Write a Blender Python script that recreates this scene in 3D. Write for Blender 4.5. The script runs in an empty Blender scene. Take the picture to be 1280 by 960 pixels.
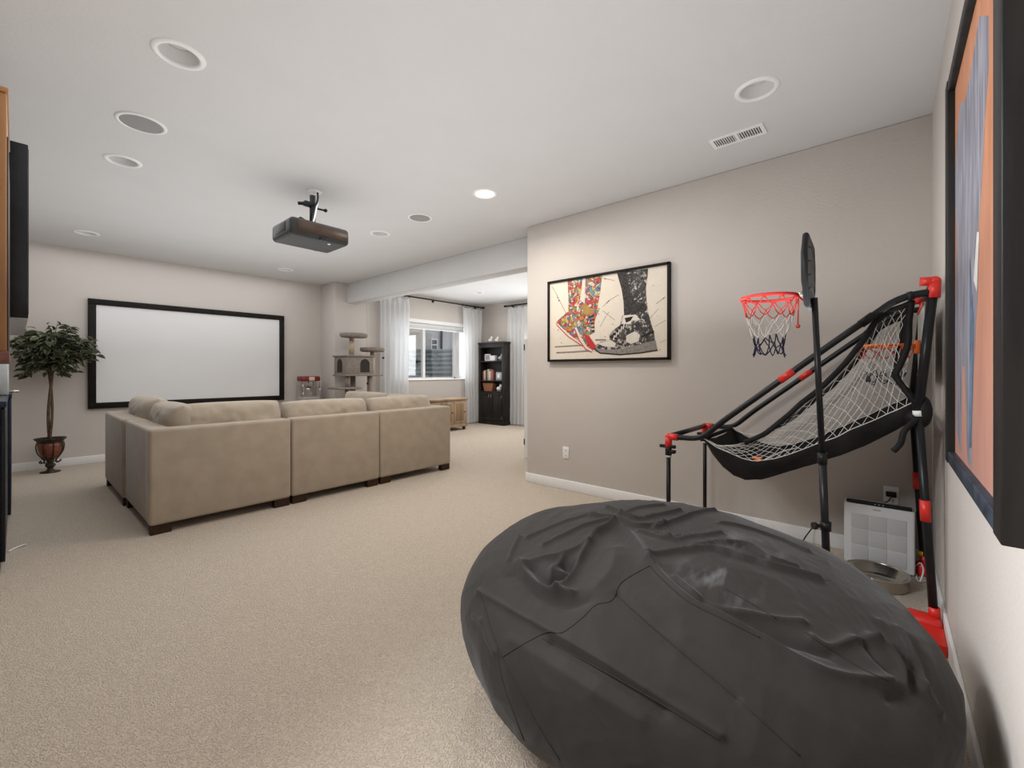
import bpy, bmesh, math, random
from mathutils import Vector, Matrix, noise
from mathutils.bvhtree import BVHTree
random.seed(7)
scene = bpy.context.scene
COL = scene.collection
PI = math.pi
# ------------------------------------------------------------------ camera
FPX, YAW, HY, CAMH, H = 540.0, math.radians(41.0), 464.0, 1.17, 2.70
cam_d = bpy.data.cameras.new('camera'); cam = bpy.data.objects.new('camera', cam_d); COL.objects.link(cam)
cam.location = (0, 0, CAMH); cam.rotation_euler = (PI/2, 0, YAW - PI/2)
cam_d.sensor_width = 36; cam_d.lens = FPX/1280*36; cam_d.shift_y = -16/1280; cam_d.clip_start = 0.03
scene.camera = cam
# ------------------------------------------------------------------ world, lights, exposure
w = bpy.data.worlds.new('world'); scene.world = w; w.use_nodes = True
bg = w.node_tree.nodes['Background']; bg.inputs[0].default_value = (0.86, 0.93, 1.0, 1); bg.inputs[1].default_value = 1.0
def area(name, loc, rot, size, power, color=(1, 1, 1), shape='DISK', sy=None, spread=PI):
    l = bpy.data.lights.new(name, 'AREA'); l.energy = power; l.size = size; l.shape = shape; l.color = color; l.spread = spread
    if sy: l.size_y = sy
    o = bpy.data.objects.new(name, l); COL.objects.link(o); o.location = loc; o.rotation_euler = rot
    return o
area('corner_fill', (2.3, 0.75, 1.45), (PI, 0, 0), 1.5, 4.5, (.95, 0.97, 1))  # unseen fill added above the bean bag to lift the ceiling corner
area('side_fill', (0.1, 1.35, 1.95), (math.radians(58), 0, math.radians(-152)), 0.7, 31, (0.95, 0.975, 1), spread=math.radians(110))  # unseen lamp added to brighten the right wall
area('room_soft_fill', (1.6, 4.3, 2.68), (0, 0, 0), 3.2, 74, (.95, 0.975, 1), 'RECTANGLE', 6.4)  # broad downward panel added as general fill, not a fixture of the room
area('room_up_fill', (1.6, 3.3, 1.45), (PI, 0, 0), 3.0, 54, (.945, 0.97, 1), 'RECTANGLE', 6.7)  # invisible mid-air panel added to light the ceiling from below
area('far_room_up_fill', (5.5, 5.0, 1.6), (PI, 0, 0), 2.4, 24, (.96, 0.98, 1), 'RECTANGLE', 3.2)  # unseen upward fill added in mid-air for the far room
area('window_daylight', (5.85, 7.45, 1.6), (-PI/2, 0, 0), 1.6, 15, (0.93, 0.97, 1), 'RECTANGLE', 1.0)
area('far_window_daylight', (7.12, 4.9, 1.6), (PI/2, 0, PI/2), 1.3, 32, (0.95, 0.98, 1), 'RECTANGLE', 1.1)
LAMP_MAIN, FILL_FAR = 17, 13
scene.view_settings.view_transform = 'Standard'; scene.view_settings.look = 'None'
scene.view_settings.gamma = 1; scene.view_settings.use_curve_mapping = False; scene.view_settings.exposure = 0.0

# ------------------------------------------------------------------ helpers
Fv = Vector((math.cos(YAW), math.sin(YAW), 0)); Rv = Vector((math.sin(YAW), -math.cos(YAW), 0))
def ray(x, y): return Fv + Rv*((x-640)/FPX) + Vector((0, 0, (HY-y)/FPX))
CAM = Vector((0, 0, CAMH))
ORG = {}
def mat(name, col, rough=0.6, metal=0.0, var=0.06, vscale=20.0, bump=0.0, bscale=200.0, col2=None, sheen=0.0, emit=None, stretch=None, coat=0.0):
    m = bpy.data.materials.new(name); m.use_nodes = True; nt = m.node_tree; p = nt.nodes['Principled BSDF']
    if max(col) < .06: p.inputs['Specular IOR Level'].default_value = .2
    p.inputs['Roughness'].default_value = rough; p.inputs['Metallic'].default_value = metal
    if sheen: p.inputs['Sheen Weight'].default_value = sheen
    if coat: p.inputs['Coat Weight'].default_value = coat
    tc = nt.nodes.new('ShaderNodeTexCoord'); src = tc.outputs['Object']
    if stretch:
        mp = nt.nodes.new('ShaderNodeMapping'); mp.inputs['Scale'].default_value = stretch
        nt.links.new(src, mp.inputs[0]); src = mp.outputs[0]
    n = nt.nodes.new('ShaderNodeTexNoise'); n.inputs['Scale'].default_value = vscale; n.inputs['Detail'].default_value = 5
    nt.links.new(src, n.inputs['Vector'])
    r = nt.nodes.new('ShaderNodeValToRGB'); e = r.color_ramp.elements
    c2 = col2 or tuple(c*(1+var) for c in col); c1 = col if col2 else tuple(c*(1-var) for c in col)
    e[0].color = (*c1, 1); e[1].color = (*c2, 1); e[0].position = 0.35; e[1].position = 0.65
    nt.links.new(n.outputs['Fac'], r.inputs[0]); nt.links.new(r.outputs[0], p.inputs['Base Color'])
    if bump:
        b = nt.nodes.new('ShaderNodeBump'); b.inputs['Strength'].default_value = bump; b.inputs['Distance'].default_value = 0.004
        n2 = nt.nodes.new('ShaderNodeTexNoise'); n2.inputs['Scale'].default_value = bscale; n2.inputs['Detail'].default_value = 3
        nt.links.new(src, n2.inputs['Vector']); nt.links.new(n2.outputs['Fac'], b.inputs['Height']); nt.links.new(b.outputs[0], p.inputs['Normal'])
    if emit:
        p.inputs['Emission Color'].default_value = (*emit[:3], 1); p.inputs['Emission Strength'].default_value = emit[3]
    return m
def glassmat(name, tint=(1, 1, 1), gloss=0.07):
    m = bpy.data.materials.new(name); m.use_nodes = True; nt = m.node_tree; nt.nodes.remove(nt.nodes['Principled BSDF'])
    t = nt.nodes.new('ShaderNodeBsdfTransparent'); t.inputs[0].default_value = (*tint, 1)
    g = nt.nodes.new('ShaderNodeBsdfGlossy'); g.inputs['Roughness'].default_value = 0.03
    x = nt.nodes.new('ShaderNodeMixShader'); x.inputs[0].default_value = gloss
    nt.links.new(t.outputs[0], x.inputs[1]); nt.links.new(g.outputs[0], x.inputs[2]); nt.links.new(x.outputs[0], nt.nodes['Material Output'].inputs[0])
    return m
def sheermat(name):
    m = bpy.data.materials.new(name); m.use_nodes = True; nt = m.node_tree; p = nt.nodes['Principled BSDF']
    tc = nt.nodes.new('ShaderNodeTexCoord'); n = nt.nodes.new('ShaderNodeTexNoise'); n.inputs['Scale'].default_value = 60
    nt.links.new(tc.outputs['Object'], n.inputs['Vector'])
    r = nt.nodes.new('ShaderNodeValToRGB'); r.color_ramp.elements[0].color = (.80, .81, .82, 1); r.color_ramp.elements[1].color = (.88, .885, .89, 1)
    nt.links.new(n.outputs['Fac'], r.inputs[0]); nt.links.new(r.outputs[0], p.inputs['Base Color']); p.inputs['Roughness'].default_value = .9
    t = nt.nodes.new('ShaderNodeBsdfTranslucent'); t.inputs[0].default_value = (.8, .82, .84, 1)
    tr = nt.nodes.new('ShaderNodeBsdfTransparent')
    a = nt.nodes.new('ShaderNodeMixShader'); a.inputs[0].default_value = .4
    b = nt.nodes.new('ShaderNodeMixShader'); b.inputs[0].default_value = .1
    nt.links.new(p.outputs[0], a.inputs[1]); nt.links.new(t.outputs[0], a.inputs[2]); nt.links.new(a.outputs[0], b.inputs[1]); nt.links.new(tr.outputs[0], b.inputs[2])
    nt.links.new(b.outputs[0], nt.nodes['Material Output'].inputs[0])
    return m

class MB:
    def __init__(s): s.bm = bmesh.new()
    def _f(s, vs, mi=0, smooth=False):
        try:
            f = s.bm.faces.new(vs); f.material_index = mi; f.smooth = smooth; return f
        except ValueError: return None
    def box(s, x0, x1, y0, y1, z0, z1, mi=0, bev=0.0, seg=2, rot=None):
        b = bmesh.new(); bmesh.ops.create_cube(b, size=1)
        bmesh.ops.scale(b, vec=(x1-x0, y1-y0, z1-z0), verts=b.verts)
        if bev: bmesh.ops.bevel(b, geom=b.edges[:], offset=bev, segments=seg, profile=.5, affect='EDGES')
        if rot: bmesh.ops.transform(b, matrix=rot, verts=b.verts)
        bmesh.ops.translate(b, vec=((x0+x1)/2, (y0+y1)/2, (z0+z1)/2), verts=b.verts)
        s.join(b, mi, bool(bev)); return s
    def join(s, b, mi=0, smooth=False):
        mp = {v: s.bm.verts.new(v.co) for v in b.verts}
        for f in b.faces: s._f([mp[v] for v in f.verts], mi, smooth)
        b.free()
    def tube(s, pts, r, n=8, mi=0, closed=False, caps=True, rs=None):
        pts = [Vector(p) for p in pts]; m = len(pts); rings = []
        up = None
        for i, p in enumerate(pts):
            if closed: t = pts[(i+1) % m]-pts[i-1]
            else: t = pts[min(i+1, m-1)]-pts[max(i-1, 0)]
            t.normalize()
            if up is None:
                up = t.orthogonal().normalized()
            up = (up - t*up.dot(t))
            if up.length < 1e-6: up = t.orthogonal()
            up.normalize(); sd = t.cross(up)
            rr = rs[i] if rs else r
            rings.append([s.bm.verts.new(p+(up*math.cos(2*PI*k/n)+sd*math.sin(2*PI*k/n))*rr) for k in range(n)])
        for i in range(m if closed else m-1):
            a, b = rings[i], rings[(i+1) % m]
            for k in range(n): s._f([a[k], a[(k+1) % n], b[(k+1) % n], b[k]], mi, n > 4)
        if caps and not closed:
            s._f(rings[0][::-1], mi); s._f(rings[-1], mi)
        return s
    def cyl(s, p0, p1, r, r2=None, n=16, mi=0): return s.tube([p0, p1], r, n, mi, rs=[r, r if r2 is None else r2])
    def lathe(s, prof, c, n=32, mi=0, sx=1, sy=1, smooth=True):
        rings = []
        for r, z in prof:
            if r < 1e-6: rings.append([s.bm.verts.new((c[0], c[1], c[2]+z))])
            else: rings.append([s.bm.verts.new((c[0]+sx*r*math.cos(2*PI*k/n), c[1]+sy*r*math.sin(2*PI*k/n), c[2]+z)) for k in range(n)])
        for a, b in zip(rings, rings[1:]):
            for k in range(n):
                va = a[k % len(a)], a[(k+1) % len(a)]; vb = b[(k+1) % len(b)], b[k % len(b)]
                vs = []
                for v in (*va, *vb):
                    if v not in vs: vs.append(v)
                if len(vs) > 2: s._f(vs, mi, smooth)
        return s
    def poly(s, pts, mi=0): s._f([s.bm.verts.new(p) for p in pts], mi); return s
    def prism(s, pts, d, mi=0):
        d = Vector(d); a = [s.bm.verts.new(p) for p in pts]; b = [s.bm.verts.new(Vector(p)+d) for p in pts]; n = len(a)
        s._f(a[::-1], mi); s._f(b, mi)
        for i in range(n): s._f([a[i], a[(i+1) % n], b[(i+1) % n], b[i]], mi)
        return s
    def grid(s, fn, nu, nv, mi=0, smooth=True, wrapu=False):
        V = [[s.bm.verts.new(fn(i/nu, j/nv)) for j in range(nv+1)] for i in range(nu if wrapu else nu+1)]
        L = len(V)
        for i in range(nu):
            for j in range(nv): s._f([V[i][j], V[(i+1) % L][j], V[(i+1) % L][j+1], V[i][j+1]], mi, smooth)
        return s
    def ell(s, c, r, n=16, mi=0):
        return s.grid(lambda u, v: (c[0]+r[0]*math.cos(2*PI*u)*math.sin(PI*(.001+.998*v)), c[1]+r[1]*math.sin(2*PI*u)*math.sin(PI*(.001+.998*v)), c[2]-r[2]*math.cos(PI*v)), n, max(6, n//2), mi, True, True)
    def build(s, name, mats, parent=None, base=None, fix=True):
        if fix: bmesh.ops.recalc_face_normals(s.bm, faces=s.bm.faces[:])
        o0 = Vector(ORG[parent.name]) if parent else Vector(base or (0, 0, 0))
        bmesh.ops.translate(s.bm, vec=-o0, verts=s.bm.verts)
        me = bpy.data.meshes.new(name); s.bm.to_mesh(me); s.bm.free()
        for m in (mats if isinstance(mats, (list, tuple)) else [mats]): me.materials.append(m)
        o = bpy.data.objects.new(name, me); COL.objects.link(o); ORG[o.name] = tuple(o0)
        if parent: o.parent = parent
        else: o.location = o0
        return o
def tag(o, label=None, cat=None, group=None, kind=None):
    if label: o['label'] = label
    if cat: o['category'] = cat
    if group: o['group'] = group
    if kind: o['kind'] = kind
    return o
def thing(name, label, cat, loc, group=None):
    o = bpy.data.objects.new(name, None); COL.objects.link(o); o.location = loc; o.empty_display_size = .1; ORG[o.name] = tuple(loc)
    return tag(o, label, cat, group)
def struct(name, mb, m, parent=None):
    o = mb.build(name, m, parent)
    if not parent: o['kind'] = 'structure'
    return o
def smooth_pts(pts, k=4):
    P = [Vector(p) for p in pts]; out = []
    for i in range(len(P)-1):
        p0, p1, p2, p3 = P[max(i-1, 0)], P[i], P[i+1], P[min(i+2, len(P)-1)]
        for j in range(k):
            t = j/k
            out.append(.5*((2*p1)+(p2-p0)*t+(2*p0-5*p1+4*p2-p3)*t*t+(3*p1-p0-3*p2+p3)*t**3))
    out.append(P[-1]); return out
def bx(*a, **k): return MB().box(*a, **k)

# ------------------------------------------------------------------ materials
M = {}
M['wall'] = mat('wall_paint', (.56, .515, .475), .85, var=.012, vscale=3, bump=.28, bscale=70)
M['ceil'] = mat('ceiling_paint', (.60, .592, .585), .9, var=.01, vscale=3, bump=.3, bscale=60)
M['trim'] = mat('white_trim', (.78, .77, .76), .45, var=.01)
M['white'] = mat('white_plastic', (.75, .75, .74), .4, var=.01)
M['black'] = mat('black_plastic', (.012, .012, .013), .42, var=.15)
M['blacktube'] = mat('black_powder_coat', (.014, .014, .015), .32, var=.1)
M['red'] = mat('red_plastic', (.62, .022, .015), .4, var=.08)
M['orange'] = mat('orange_plastic', (.85, .17, .015), .4, var=.06)
M['sofa'] = mat('beige_microfibre', (.355, .29, .22), .9, var=.06, vscale=9, bump=.25, bscale=500, sheen=.25)
M['cush'] = mat('beige_cushion_fabric', (.39, .325, .25), .9, var=.08, vscale=7, bump=.25, bscale=500, sheen=.25)
M['darkwood'] = mat('dark_walnut', (.035, .018, .01), .5, var=.25, vscale=30)
M['blackwood'] = mat('black_wood', (.008, .006, .005), .55, var=.2, vscale=15)
M['screen'] = mat('projection_fabric', (.74, .735, .73), .75, var=.008, vscale=2)
M['metal'] = mat('steel', (.55, .52, .47), .22, metal=1.0, var=.05)
M['glass'] = glassmat('clear_glass')
M['sheer'] = sheermat('sheer_curtain')
# ------------------------------------------------------------------ carpet
def carpet():
    m = bpy.data.materials.new('carpet'); m.use_nodes = True; nt = m.node_tree; p = nt.nodes['Principled BSDF']; p.inputs['Roughness'].default_value = 1
    p.inputs['Sheen Weight'].default_value = .15
    tc = nt.nodes.new('ShaderNodeTexCoord')
    def nz(sc, det=4, dist=0):
        n = nt.nodes.new('ShaderNodeTexNoise'); n.inputs['Scale'].default_value = sc; n.inputs['Detail'].default_value = det; n.inputs['Distortion'].default_value = dist
        nt.links.new(tc.outputs['Object'], n.inputs['Vector']); return n
    a, b = nz(26, 3, 2.2), nz(190, 3)
    v = nt.nodes.new('ShaderNodeTexWave'); v.wave_type = 'BANDS'; v.bands_direction = 'DIAGONAL'; v.inputs['Scale'].default_value = 15; v.inputs['Distortion'].default_value = 22; v.inputs['Detail'].default_value = 2; v.inputs['Detail Scale'].default_value = 2.2
    nt.links.new(tc.outputs['Object'], v.inputs['Vector'])
    ad = nt.nodes.new('ShaderNodeMath'); ad.operation = 'MULTIPLY_ADD'; ad.inputs[1].default_value = .35
    nt.links.new(v.outputs['Fac'], ad.inputs[0]); nt.links.new(b.outputs['Fac'], ad.inputs[2])
    ad2 = nt.nodes.new('ShaderNodeMath'); ad2.operation = 'MULTIPLY_ADD'; ad2.inputs[1].default_value = .4
    nt.links.new(a.outputs['Fac'], ad2.inputs[0]); nt.links.new(ad.outputs[0], ad2.inputs[2])
    r = nt.nodes.new('ShaderNodeValToRGB'); e = r.color_ramp.elements; e[0].position = .5; e[1].position = 1.15
    e[0].color = (.39, .315, .24, 1); e[1].color = (.58, .49, .395, 1)
    nt.links.new(ad2.outputs[0], r.inputs[0]); nt.links.new(r.outputs[0], p.inputs['Base Color'])
    bp = nt.nodes.new('ShaderNodeBump'); bp.inputs['Strength'].default_value = .7; bp.inputs['Distance'].default_value = .012
    nt.links.new(ad2.outputs[0], bp.inputs['Height']); nt.links.new(bp.outputs[0], p.inputs['Normal'])
    return m
M['carpet'] = carpet()

# ------------------------------------------------------------------ room shell
XL, XB, XF, YR, YS, YW, YE = -.42, 3.57, 7.2, -.20, 7.65, 7.15, 2.89
XBEAM0, XBEAM1, ZBEAM = 3.82, 4.03, 2.36
struct('floor', MB().box(XL-.15, XF+.15, YR-.15, YS+.15, -.12, 0), M['carpet'])
CANS = [(.52, 2.585), (.515, 4.195), (.518, 6.684), (2.673, 6.841), (2.662, 4.259), (2.655, 2.618), (2.644, .536), (5.0, 5.1), (5.9, 6.0)]
CR = .085
def ceiling():
    mb = MB(); bm = mb.bm; edges = []
    def loop(pts):
        vs = [bm.verts.new(p) for p in pts]
        for i in range(len(vs)): edges.append(bm.edges.new((vs[i], vs[(i+1) % len(vs)])))
    loop([(XL-.15, YR-.15, H), (XF+.15, YR-.15, H), (XF+.15, YS+.15, H), (XL-.15, YS+.15, H)])
    for x, y in CANS: loop([(x+CR*math.cos(2*PI*k/28), y+CR*math.sin(2*PI*k/28), H) for k in range(28)])
    bmesh.ops.triangle_fill(bm, use_beauty=True, edges=edges)
    mb.box(XL-.15, XF+.15, YR-.15, YS+.15, H+.13, H+.2)
    return mb
struct('ceiling', ceiling(), M['ceil'])
struct('wall_left', bx(XL-.15, XL, YR-.15, YS+.15, 0, H), M['wall'])
struct('wall_right', bx(XL, XB, YR-.15, YR, 0, H), M['wall'])
struct('wall_screen', bx(XL, 3.59, YS, YS+.15, 0, H), M['wall'])
struct('wall_art', bx(XB, XB+.3, YR-.15, YE, 0, H, bev=.008), M['wall'])
struct('wall_return', bx(XB+.3, XF, YE-.15, YE, 0, H), M['wall'])
struct('wall_jog', bx(3.59, 4.2, YW, YS+.15, 0, H, bev=.008), M['wall'])
WX0, WX1, WZ0, WZ1, WD = 4.75, 6.711, .985, 2.17, .5
struct('wall_window', MB().box(4.2, WX0, YW, YW+WD, 0, H).box(WX1, XF+.15, YW, YW+WD, 0, H).box(WX0, WX1, YW, YW+WD, 0, WZ0).box(WX0, WX1, YW, YW+WD, WZ1, H), M['wall'])
FY0, FY1 = 4.25, 5.86
struct('wall_far', MB().box(XF, XF+.3, YE-.15, FY0, 0, H).box(XF, XF+.3, FY1, YW, 0, H).box(XF, XF+.3, FY0, FY1, 0, WZ0).box(XF, XF+.3, FY0, FY1, WZ1, H), M['wall'])
struct('trim_1', bx(XBEAM0, XBEAM1, YE, YW, ZBEAM, H+.0, bev=.006), M['ceil'])
BH, BT = .097, .014
def base_y(n, x, y0, y1, sx): struct(n, bx(min(x, x+sx*BT), max(x, x+sx*BT), y0, y1, 0, BH, bev=.004), M['trim'])
def base_x(n, y, x0, x1, sy): struct(n, bx(x0, x1, min(y, y+sy*BT), max(y, y+sy*BT), 0, BH, bev=.004), M['trim'])
base_y('baseboard_art', XB, YR, YE+BT, -1); base_x('baseboard_right', YR, XL, XB-BT, 1); base_x('baseboard_screen', YS, XL, 3.59, -1)
base_y('baseboard_jog_side', 3.59, YW-BT, YS-BT, -1); base_x('baseboard_window', YW, 3.59, XF, -1); base_y('baseboard_far', XF, YE, YW-BT, -1)
base_y('baseboard_left', XL, YR, YS, 1); base_x('baseboard_return', YE, XB, XF, 1)
# ------------------------------------------------------------------ windows
def window(n, horiz, a0, a1, mull, wall, depth, blind=True):
    # horiz: window in a plane Y = const (a along X); else plane X = const (a along Y)
    def B(mb, u0, u1, d0, d1, z0, z1, **k):
        return mb.box(u0, u1, wall+d0, wall+d1, z0, z1, **k) if horiz else mb.box(wall+d0, wall+d1, u0, u1, z0, z1, **k)
    root = bpy.data.objects.new(n, None); COL.objects.link(root); ORG[root.name] = (0, 0, 0); root['kind'] = 'structure'
    f = MB(); d0, d1 = depth, depth+.06
    B(f, a0, a1, d0, d1, WZ0, WZ0+.05); B(f, a0, a1, d0, d1, WZ1-.05, WZ1)
    B(f, a0, a0+.05, d0, d1, WZ0, WZ1); B(f, a1-.05, a1, d0, d1, WZ0, WZ1)
    f.build('window_frame', M['trim'], root)
    for u in mull: B(MB(), u-.03, u+.03, d0-.01, d1, WZ0+.05, WZ1-.05).build('mullion', M['trim'], root)
    us = [a0+.05]+sorted(mull)+[a1-.05]
    for i in range(len(us)-1): B(MB(), us[i]+(.03 if i else 0), us[i+1]-(.03 if i < len(us)-2 else 0), d0+.025, d0+.031, WZ0+.05, WZ1-.05).build('pane', M['glass'], root)
    B(MB(), a0+.002, a1-.002, -.02, d0, WZ0, WZ0+.018, bev=.004).build('window_sill', M['trim'], root)
    s = MB(); B(s, a0, a0+.012, .003, d0, WZ0+.018, WZ1); B(s, a1-.012, a1, .003, d0, WZ0+.018, WZ1); B(s, a0, a1, .003, d0, WZ1-.012, WZ1); s.build('window_reveal', M['trim'], root)
    if blind:
        B(MB(), a0+.02, a1-.02, .1, .16, WZ1-.07, WZ1-.015, bev=.004).build('blind_headrail', M['white'], root)
        for k in range(5): B(MB(), a0+.025, a1-.025, .105, .155, WZ1-.082-k*.011, WZ1-.075-k*.011).build('blind_slat', M['white'], root)
        B(MB(), a0-.02, a1+.02, -.012, -.001, WZ1-.01, WZ1+.055, bev=.003).build('window_head_casing', M['trim'], root)
window('window_1', True, WX0, WX1, [5.36, 5.80], YW, .42)
window('window_2', False, FY0, FY1, [5.05], XF, .2, False)
# ------------------------------------------------------------------ outside
M['grass'] = mat('dry_ground', (.30, .27, .2), .95, var=.2, vscale=8, bump=.5, bscale=60)
struct('ground_outside', MB().box(XF+.45, 22, 1, 9.1, 1.3, 1.55).box(3, 4.55, 7.85, 9.1, 1.3, 1.55).box(3, 22, 9.1, 22, 1.3, 1.55), M['grass'])
M['steel_well'] = mat('galvanised_steel', (.30, .345, .37), .38, metal=.55, var=.22, vscale=2.5)
def well(u, v):
    a = PI*(u); cx, cy = 5.75, 7.72
    z = .72+v*.97; rr = 1+.016*math.sin(2*PI*v*.97/.108)
    ca, sa = math.cos(a), math.sin(a)
    k = 1.1*(abs(ca)**.7)*(1 if ca > 0 else -1); s = .95*abs(sa)**.7
    return (cx+k*rr, cy+s*rr, z)
wl = thing('window_well', 'corrugated galvanised steel window well outside the recessed window', 'window well', (5.75, 7.72, .7))
MB().grid(well, 64, 110).build('corrugated_wall', M['steel_well'], wl)
MB().tube([well(i/40, 1) for i in range(41)], .02, 8).build('rim', M['steel_well'], wl)
MB().box(4.6, 6.9, 7.66, 8.75, .66, .72).build('gravel_bed', M['grass'], wl)
cl = MB().box(6.35, 6.45, 8.5, 8.6, 1.38, 1.42).build('clip', M['black'], wl)
M['siding1'] = mat('cream_siding', (.62, .55, .46), .8, var=.03); M['siding2'] = mat('grey_siding', (.52, .51, .52), .8, var=.03)
M['roofm'] = mat('asphalt_shingle', (.12, .11, .1), .9, var=.2)
def house(nm, label, x0, x1, y, col, win, gable):
    r = thing(nm, label, 'house', ((x0+x1)/2, y+2, 1.55))
    for k in range(int(4.4/.2)): MB().prism([(x0, y-.012, 1.55+k*.2), (x0, y, 1.55+k*.2+.2), (x0, y+.05, 1.55+k*.2+.2), (x0, y+.05, 1.55+k*.2)], (x1-x0, 0, 0)).build('siding_board', col, r)
    bx(x0, x1, y+.05, y+4, 1.55, 5.95).build('wall', col, r)
    MB().prism([(x0-.05, y-.4, 5.9), (x0-.05, y+2, 7.3), (x0-.05, y+4.4, 5.9)], (x1-x0+.1, 0, 0)).build('roof', M['roofm'], r)
    if gable: [bx(c-.06, c+.06, y-.03, y, 1.55, 5.9).build('corner_board', M['trim'], r) for c in (x0+.04, x1-.04)]
    for (u0, u1, z0, z1) in win:
        wf = bx(u0, u1, y-.05, y+.02, z0, z1).build('window', M['trim'], r)
        bx(u0+.05, u1-.05, y-.055, y-.045, (z0+z1)/2+.02, z1-.05).build('pane', M['black'], wf); bx(u0+.05, u1-.05, y-.055, y-.045, z0+.05, (z0+z1)/2-.02).build('pane', M['black'], wf)
    return r
house('neighbour_house', 'plain cream sided neighbouring house seen through the recessed window', 5.0, 10.0, 13.0, M['siding1'], [], True)
g = house('neighbour_house', 'grey sided neighbouring house with a small white window beyond the window well', 10.15, 16, 13.2, M['siding2'], [(10.42, 10.75, 1.95, 2.42)], False)
MB().cyl((10.9, 13.12, 1.55), (10.9, 13.12, 5.8), .05).build('downspout', M['black'], g)
# ------------------------------------------------------------------ ceiling fixtures
M['baffle'] = mat('white_baffle', (.62, .61, .60), .5, var=.01); M['lens'] = mat('frosted_lens', (.58, .575, .56), .35, var=.01)
M['lit'] = mat('lit_lens', (.9, .9, .85), .4, emit=(1, .93, .8, 9))
M['grille'] = mat('grey_speaker_grille', (.27, .265, .26), .6, var=.1, vscale=400, bump=.4, bscale=900)
canl = ['unlit recessed ceiling light over the carpet by the wooden wall cabinet', 'unlit recessed ceiling light between the television and the projector', 'unlit recessed ceiling light above the potted tree',
        'unlit recessed ceiling light above the screen end next to the popcorn machine', 'unlit recessed ceiling light above the sofa beside the small round speaker', 'glowing recessed ceiling light, the only one switched on',
        'unlit recessed ceiling light next to the air vent', 'small recessed light in the far room ceiling beside the beam', 'small recessed light in the far room ceiling near the bookcase']
for i, (x, y) in enumerate(CANS):
    lit = i == 5
    r = thing('recessed_light', canl[i], 'ceiling light', (x, y, H), 'recessed ceiling lights')
    MB().lathe([(CR-.004, .004), (CR-.004, -.006), (CR+.008, -.010), (CR+.022, -.004), (CR+.024, .001)], (x, y, H), 40).build('trim_ring', M['trim'], r)
    MB().lathe([(CR-.002, 0), (CR-.02, .05), (.05, .075)], (x, y, H), 36).build('baffle', M['baffle'], r)
    MB().lathe([(0, .012 if lit else .05), (.04, .013 if lit else .052), (CR-.01 if lit else .062, .018 if lit else .06), (.05, .078), (0, .078)], (x, y, H), 32).build('lens', M['lit'] if lit else M['lens'], r)
    if lit: area('lit_lamp', (x, y, H-.015), (0, 0, 0), .14, LAMP_MAIN, (1, .9, .76), spread=math.radians(165))
    if i > 6: area('far_down_fill', (x, y, H-.012), (0, 0, 0), .14, FILL_FAR, (1, .95, .88), spread=math.radians(165))  # fill lamps added below the far fittings, whose lenses stay unlit
for (x, y, rr, lab) in [(.512, 3.473, .105, 'large round grey ceiling speaker between two unlit recessed lights beside the television'), (2.646, 3.515, .1, 'round grey ceiling speaker between the projector and the lit ceiling light')]:
    r = thing('ceiling_speaker', lab, 'speaker', (x, y, H), 'ceiling speakers')
    MB().lathe([(rr+.02, .0), (rr+.02, -.004), (rr+.01, -.009), (rr, -.007), (rr, 0)], (x, y, H), 40).build('trim_ring', M['trim'], r)
    MB().lathe([(rr, -.005), (rr*.6, -.007), (0, -.008)], (x, y, H), 40).build('grille', M['grille'], r)
r = thing('air_vent', 'white rectangular ceiling air vent with two banks of louvres', 'vent', (3.085, .74, H))
vx0, vx1, vy0, vy1 = 3.015, 3.155, .58, .895
for a in ((vx0, vx0+.022, vy0, vy1), (vx1-.022, vx1, vy0, vy1), (vx0+.022, vx1-.022, vy0, vy0+.022), (vx0+.022, vx1-.022, vy1-.022, vy1), (vx0+.022, vx1-.022, .73, .748)): bx(a[0], a[1], a[2], a[3], H-.008, H).build('vent_rail', M['trim'], r)
bx(vx0+.022, vx1-.022, vy0+.022, vy1-.022, H-.0015, H-.0002).build('duct', M['black'], r)
for bank in ((.605, .73), (.748, .87)):
    for k in range(9):
        y = bank[0]+(k+.5)*(bank[1]-bank[0])/9
        MB().box(vx0+.0225, vx1-.0225, y-.0022, y+.0022, H-.008, H-.002, rot=Matrix.Rotation(.35, 3, 'X').to_4x4()).build('louvre', M['trim'], r)
# ------------------------------------------------------------------ projection screen
r = thing('projection_screen', 'wide white projection screen in a black velvet frame on the far wall', 'projection screen', (1.78, YS, .69))
sx0, sx1, sz0, sz1, yb = .604, 2.952, .692, 2.092, YS-.035
bx(sx0+.07, sx1-.07, yb+.004, yb+.012, sz0+.07, sz1-.07).build('screen_surface', M['screen'], r)
for a in ((sx0, sx1, sz1-.075, sz1), (sx0, sx1, sz0, sz0+.075)): bx(a[0], a[1], yb-.012, YS, a[2], a[3], bev=.004).build('frame_rail', M['blackwood'], r)
for a in ((sx0, sx0+.075), (sx1-.075, sx1)): bx(a[0], a[1], yb-.011, YS, sz0+.07, sz1-.07, bev=.004).build('frame_rail', M['blackwood'], r)
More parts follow.
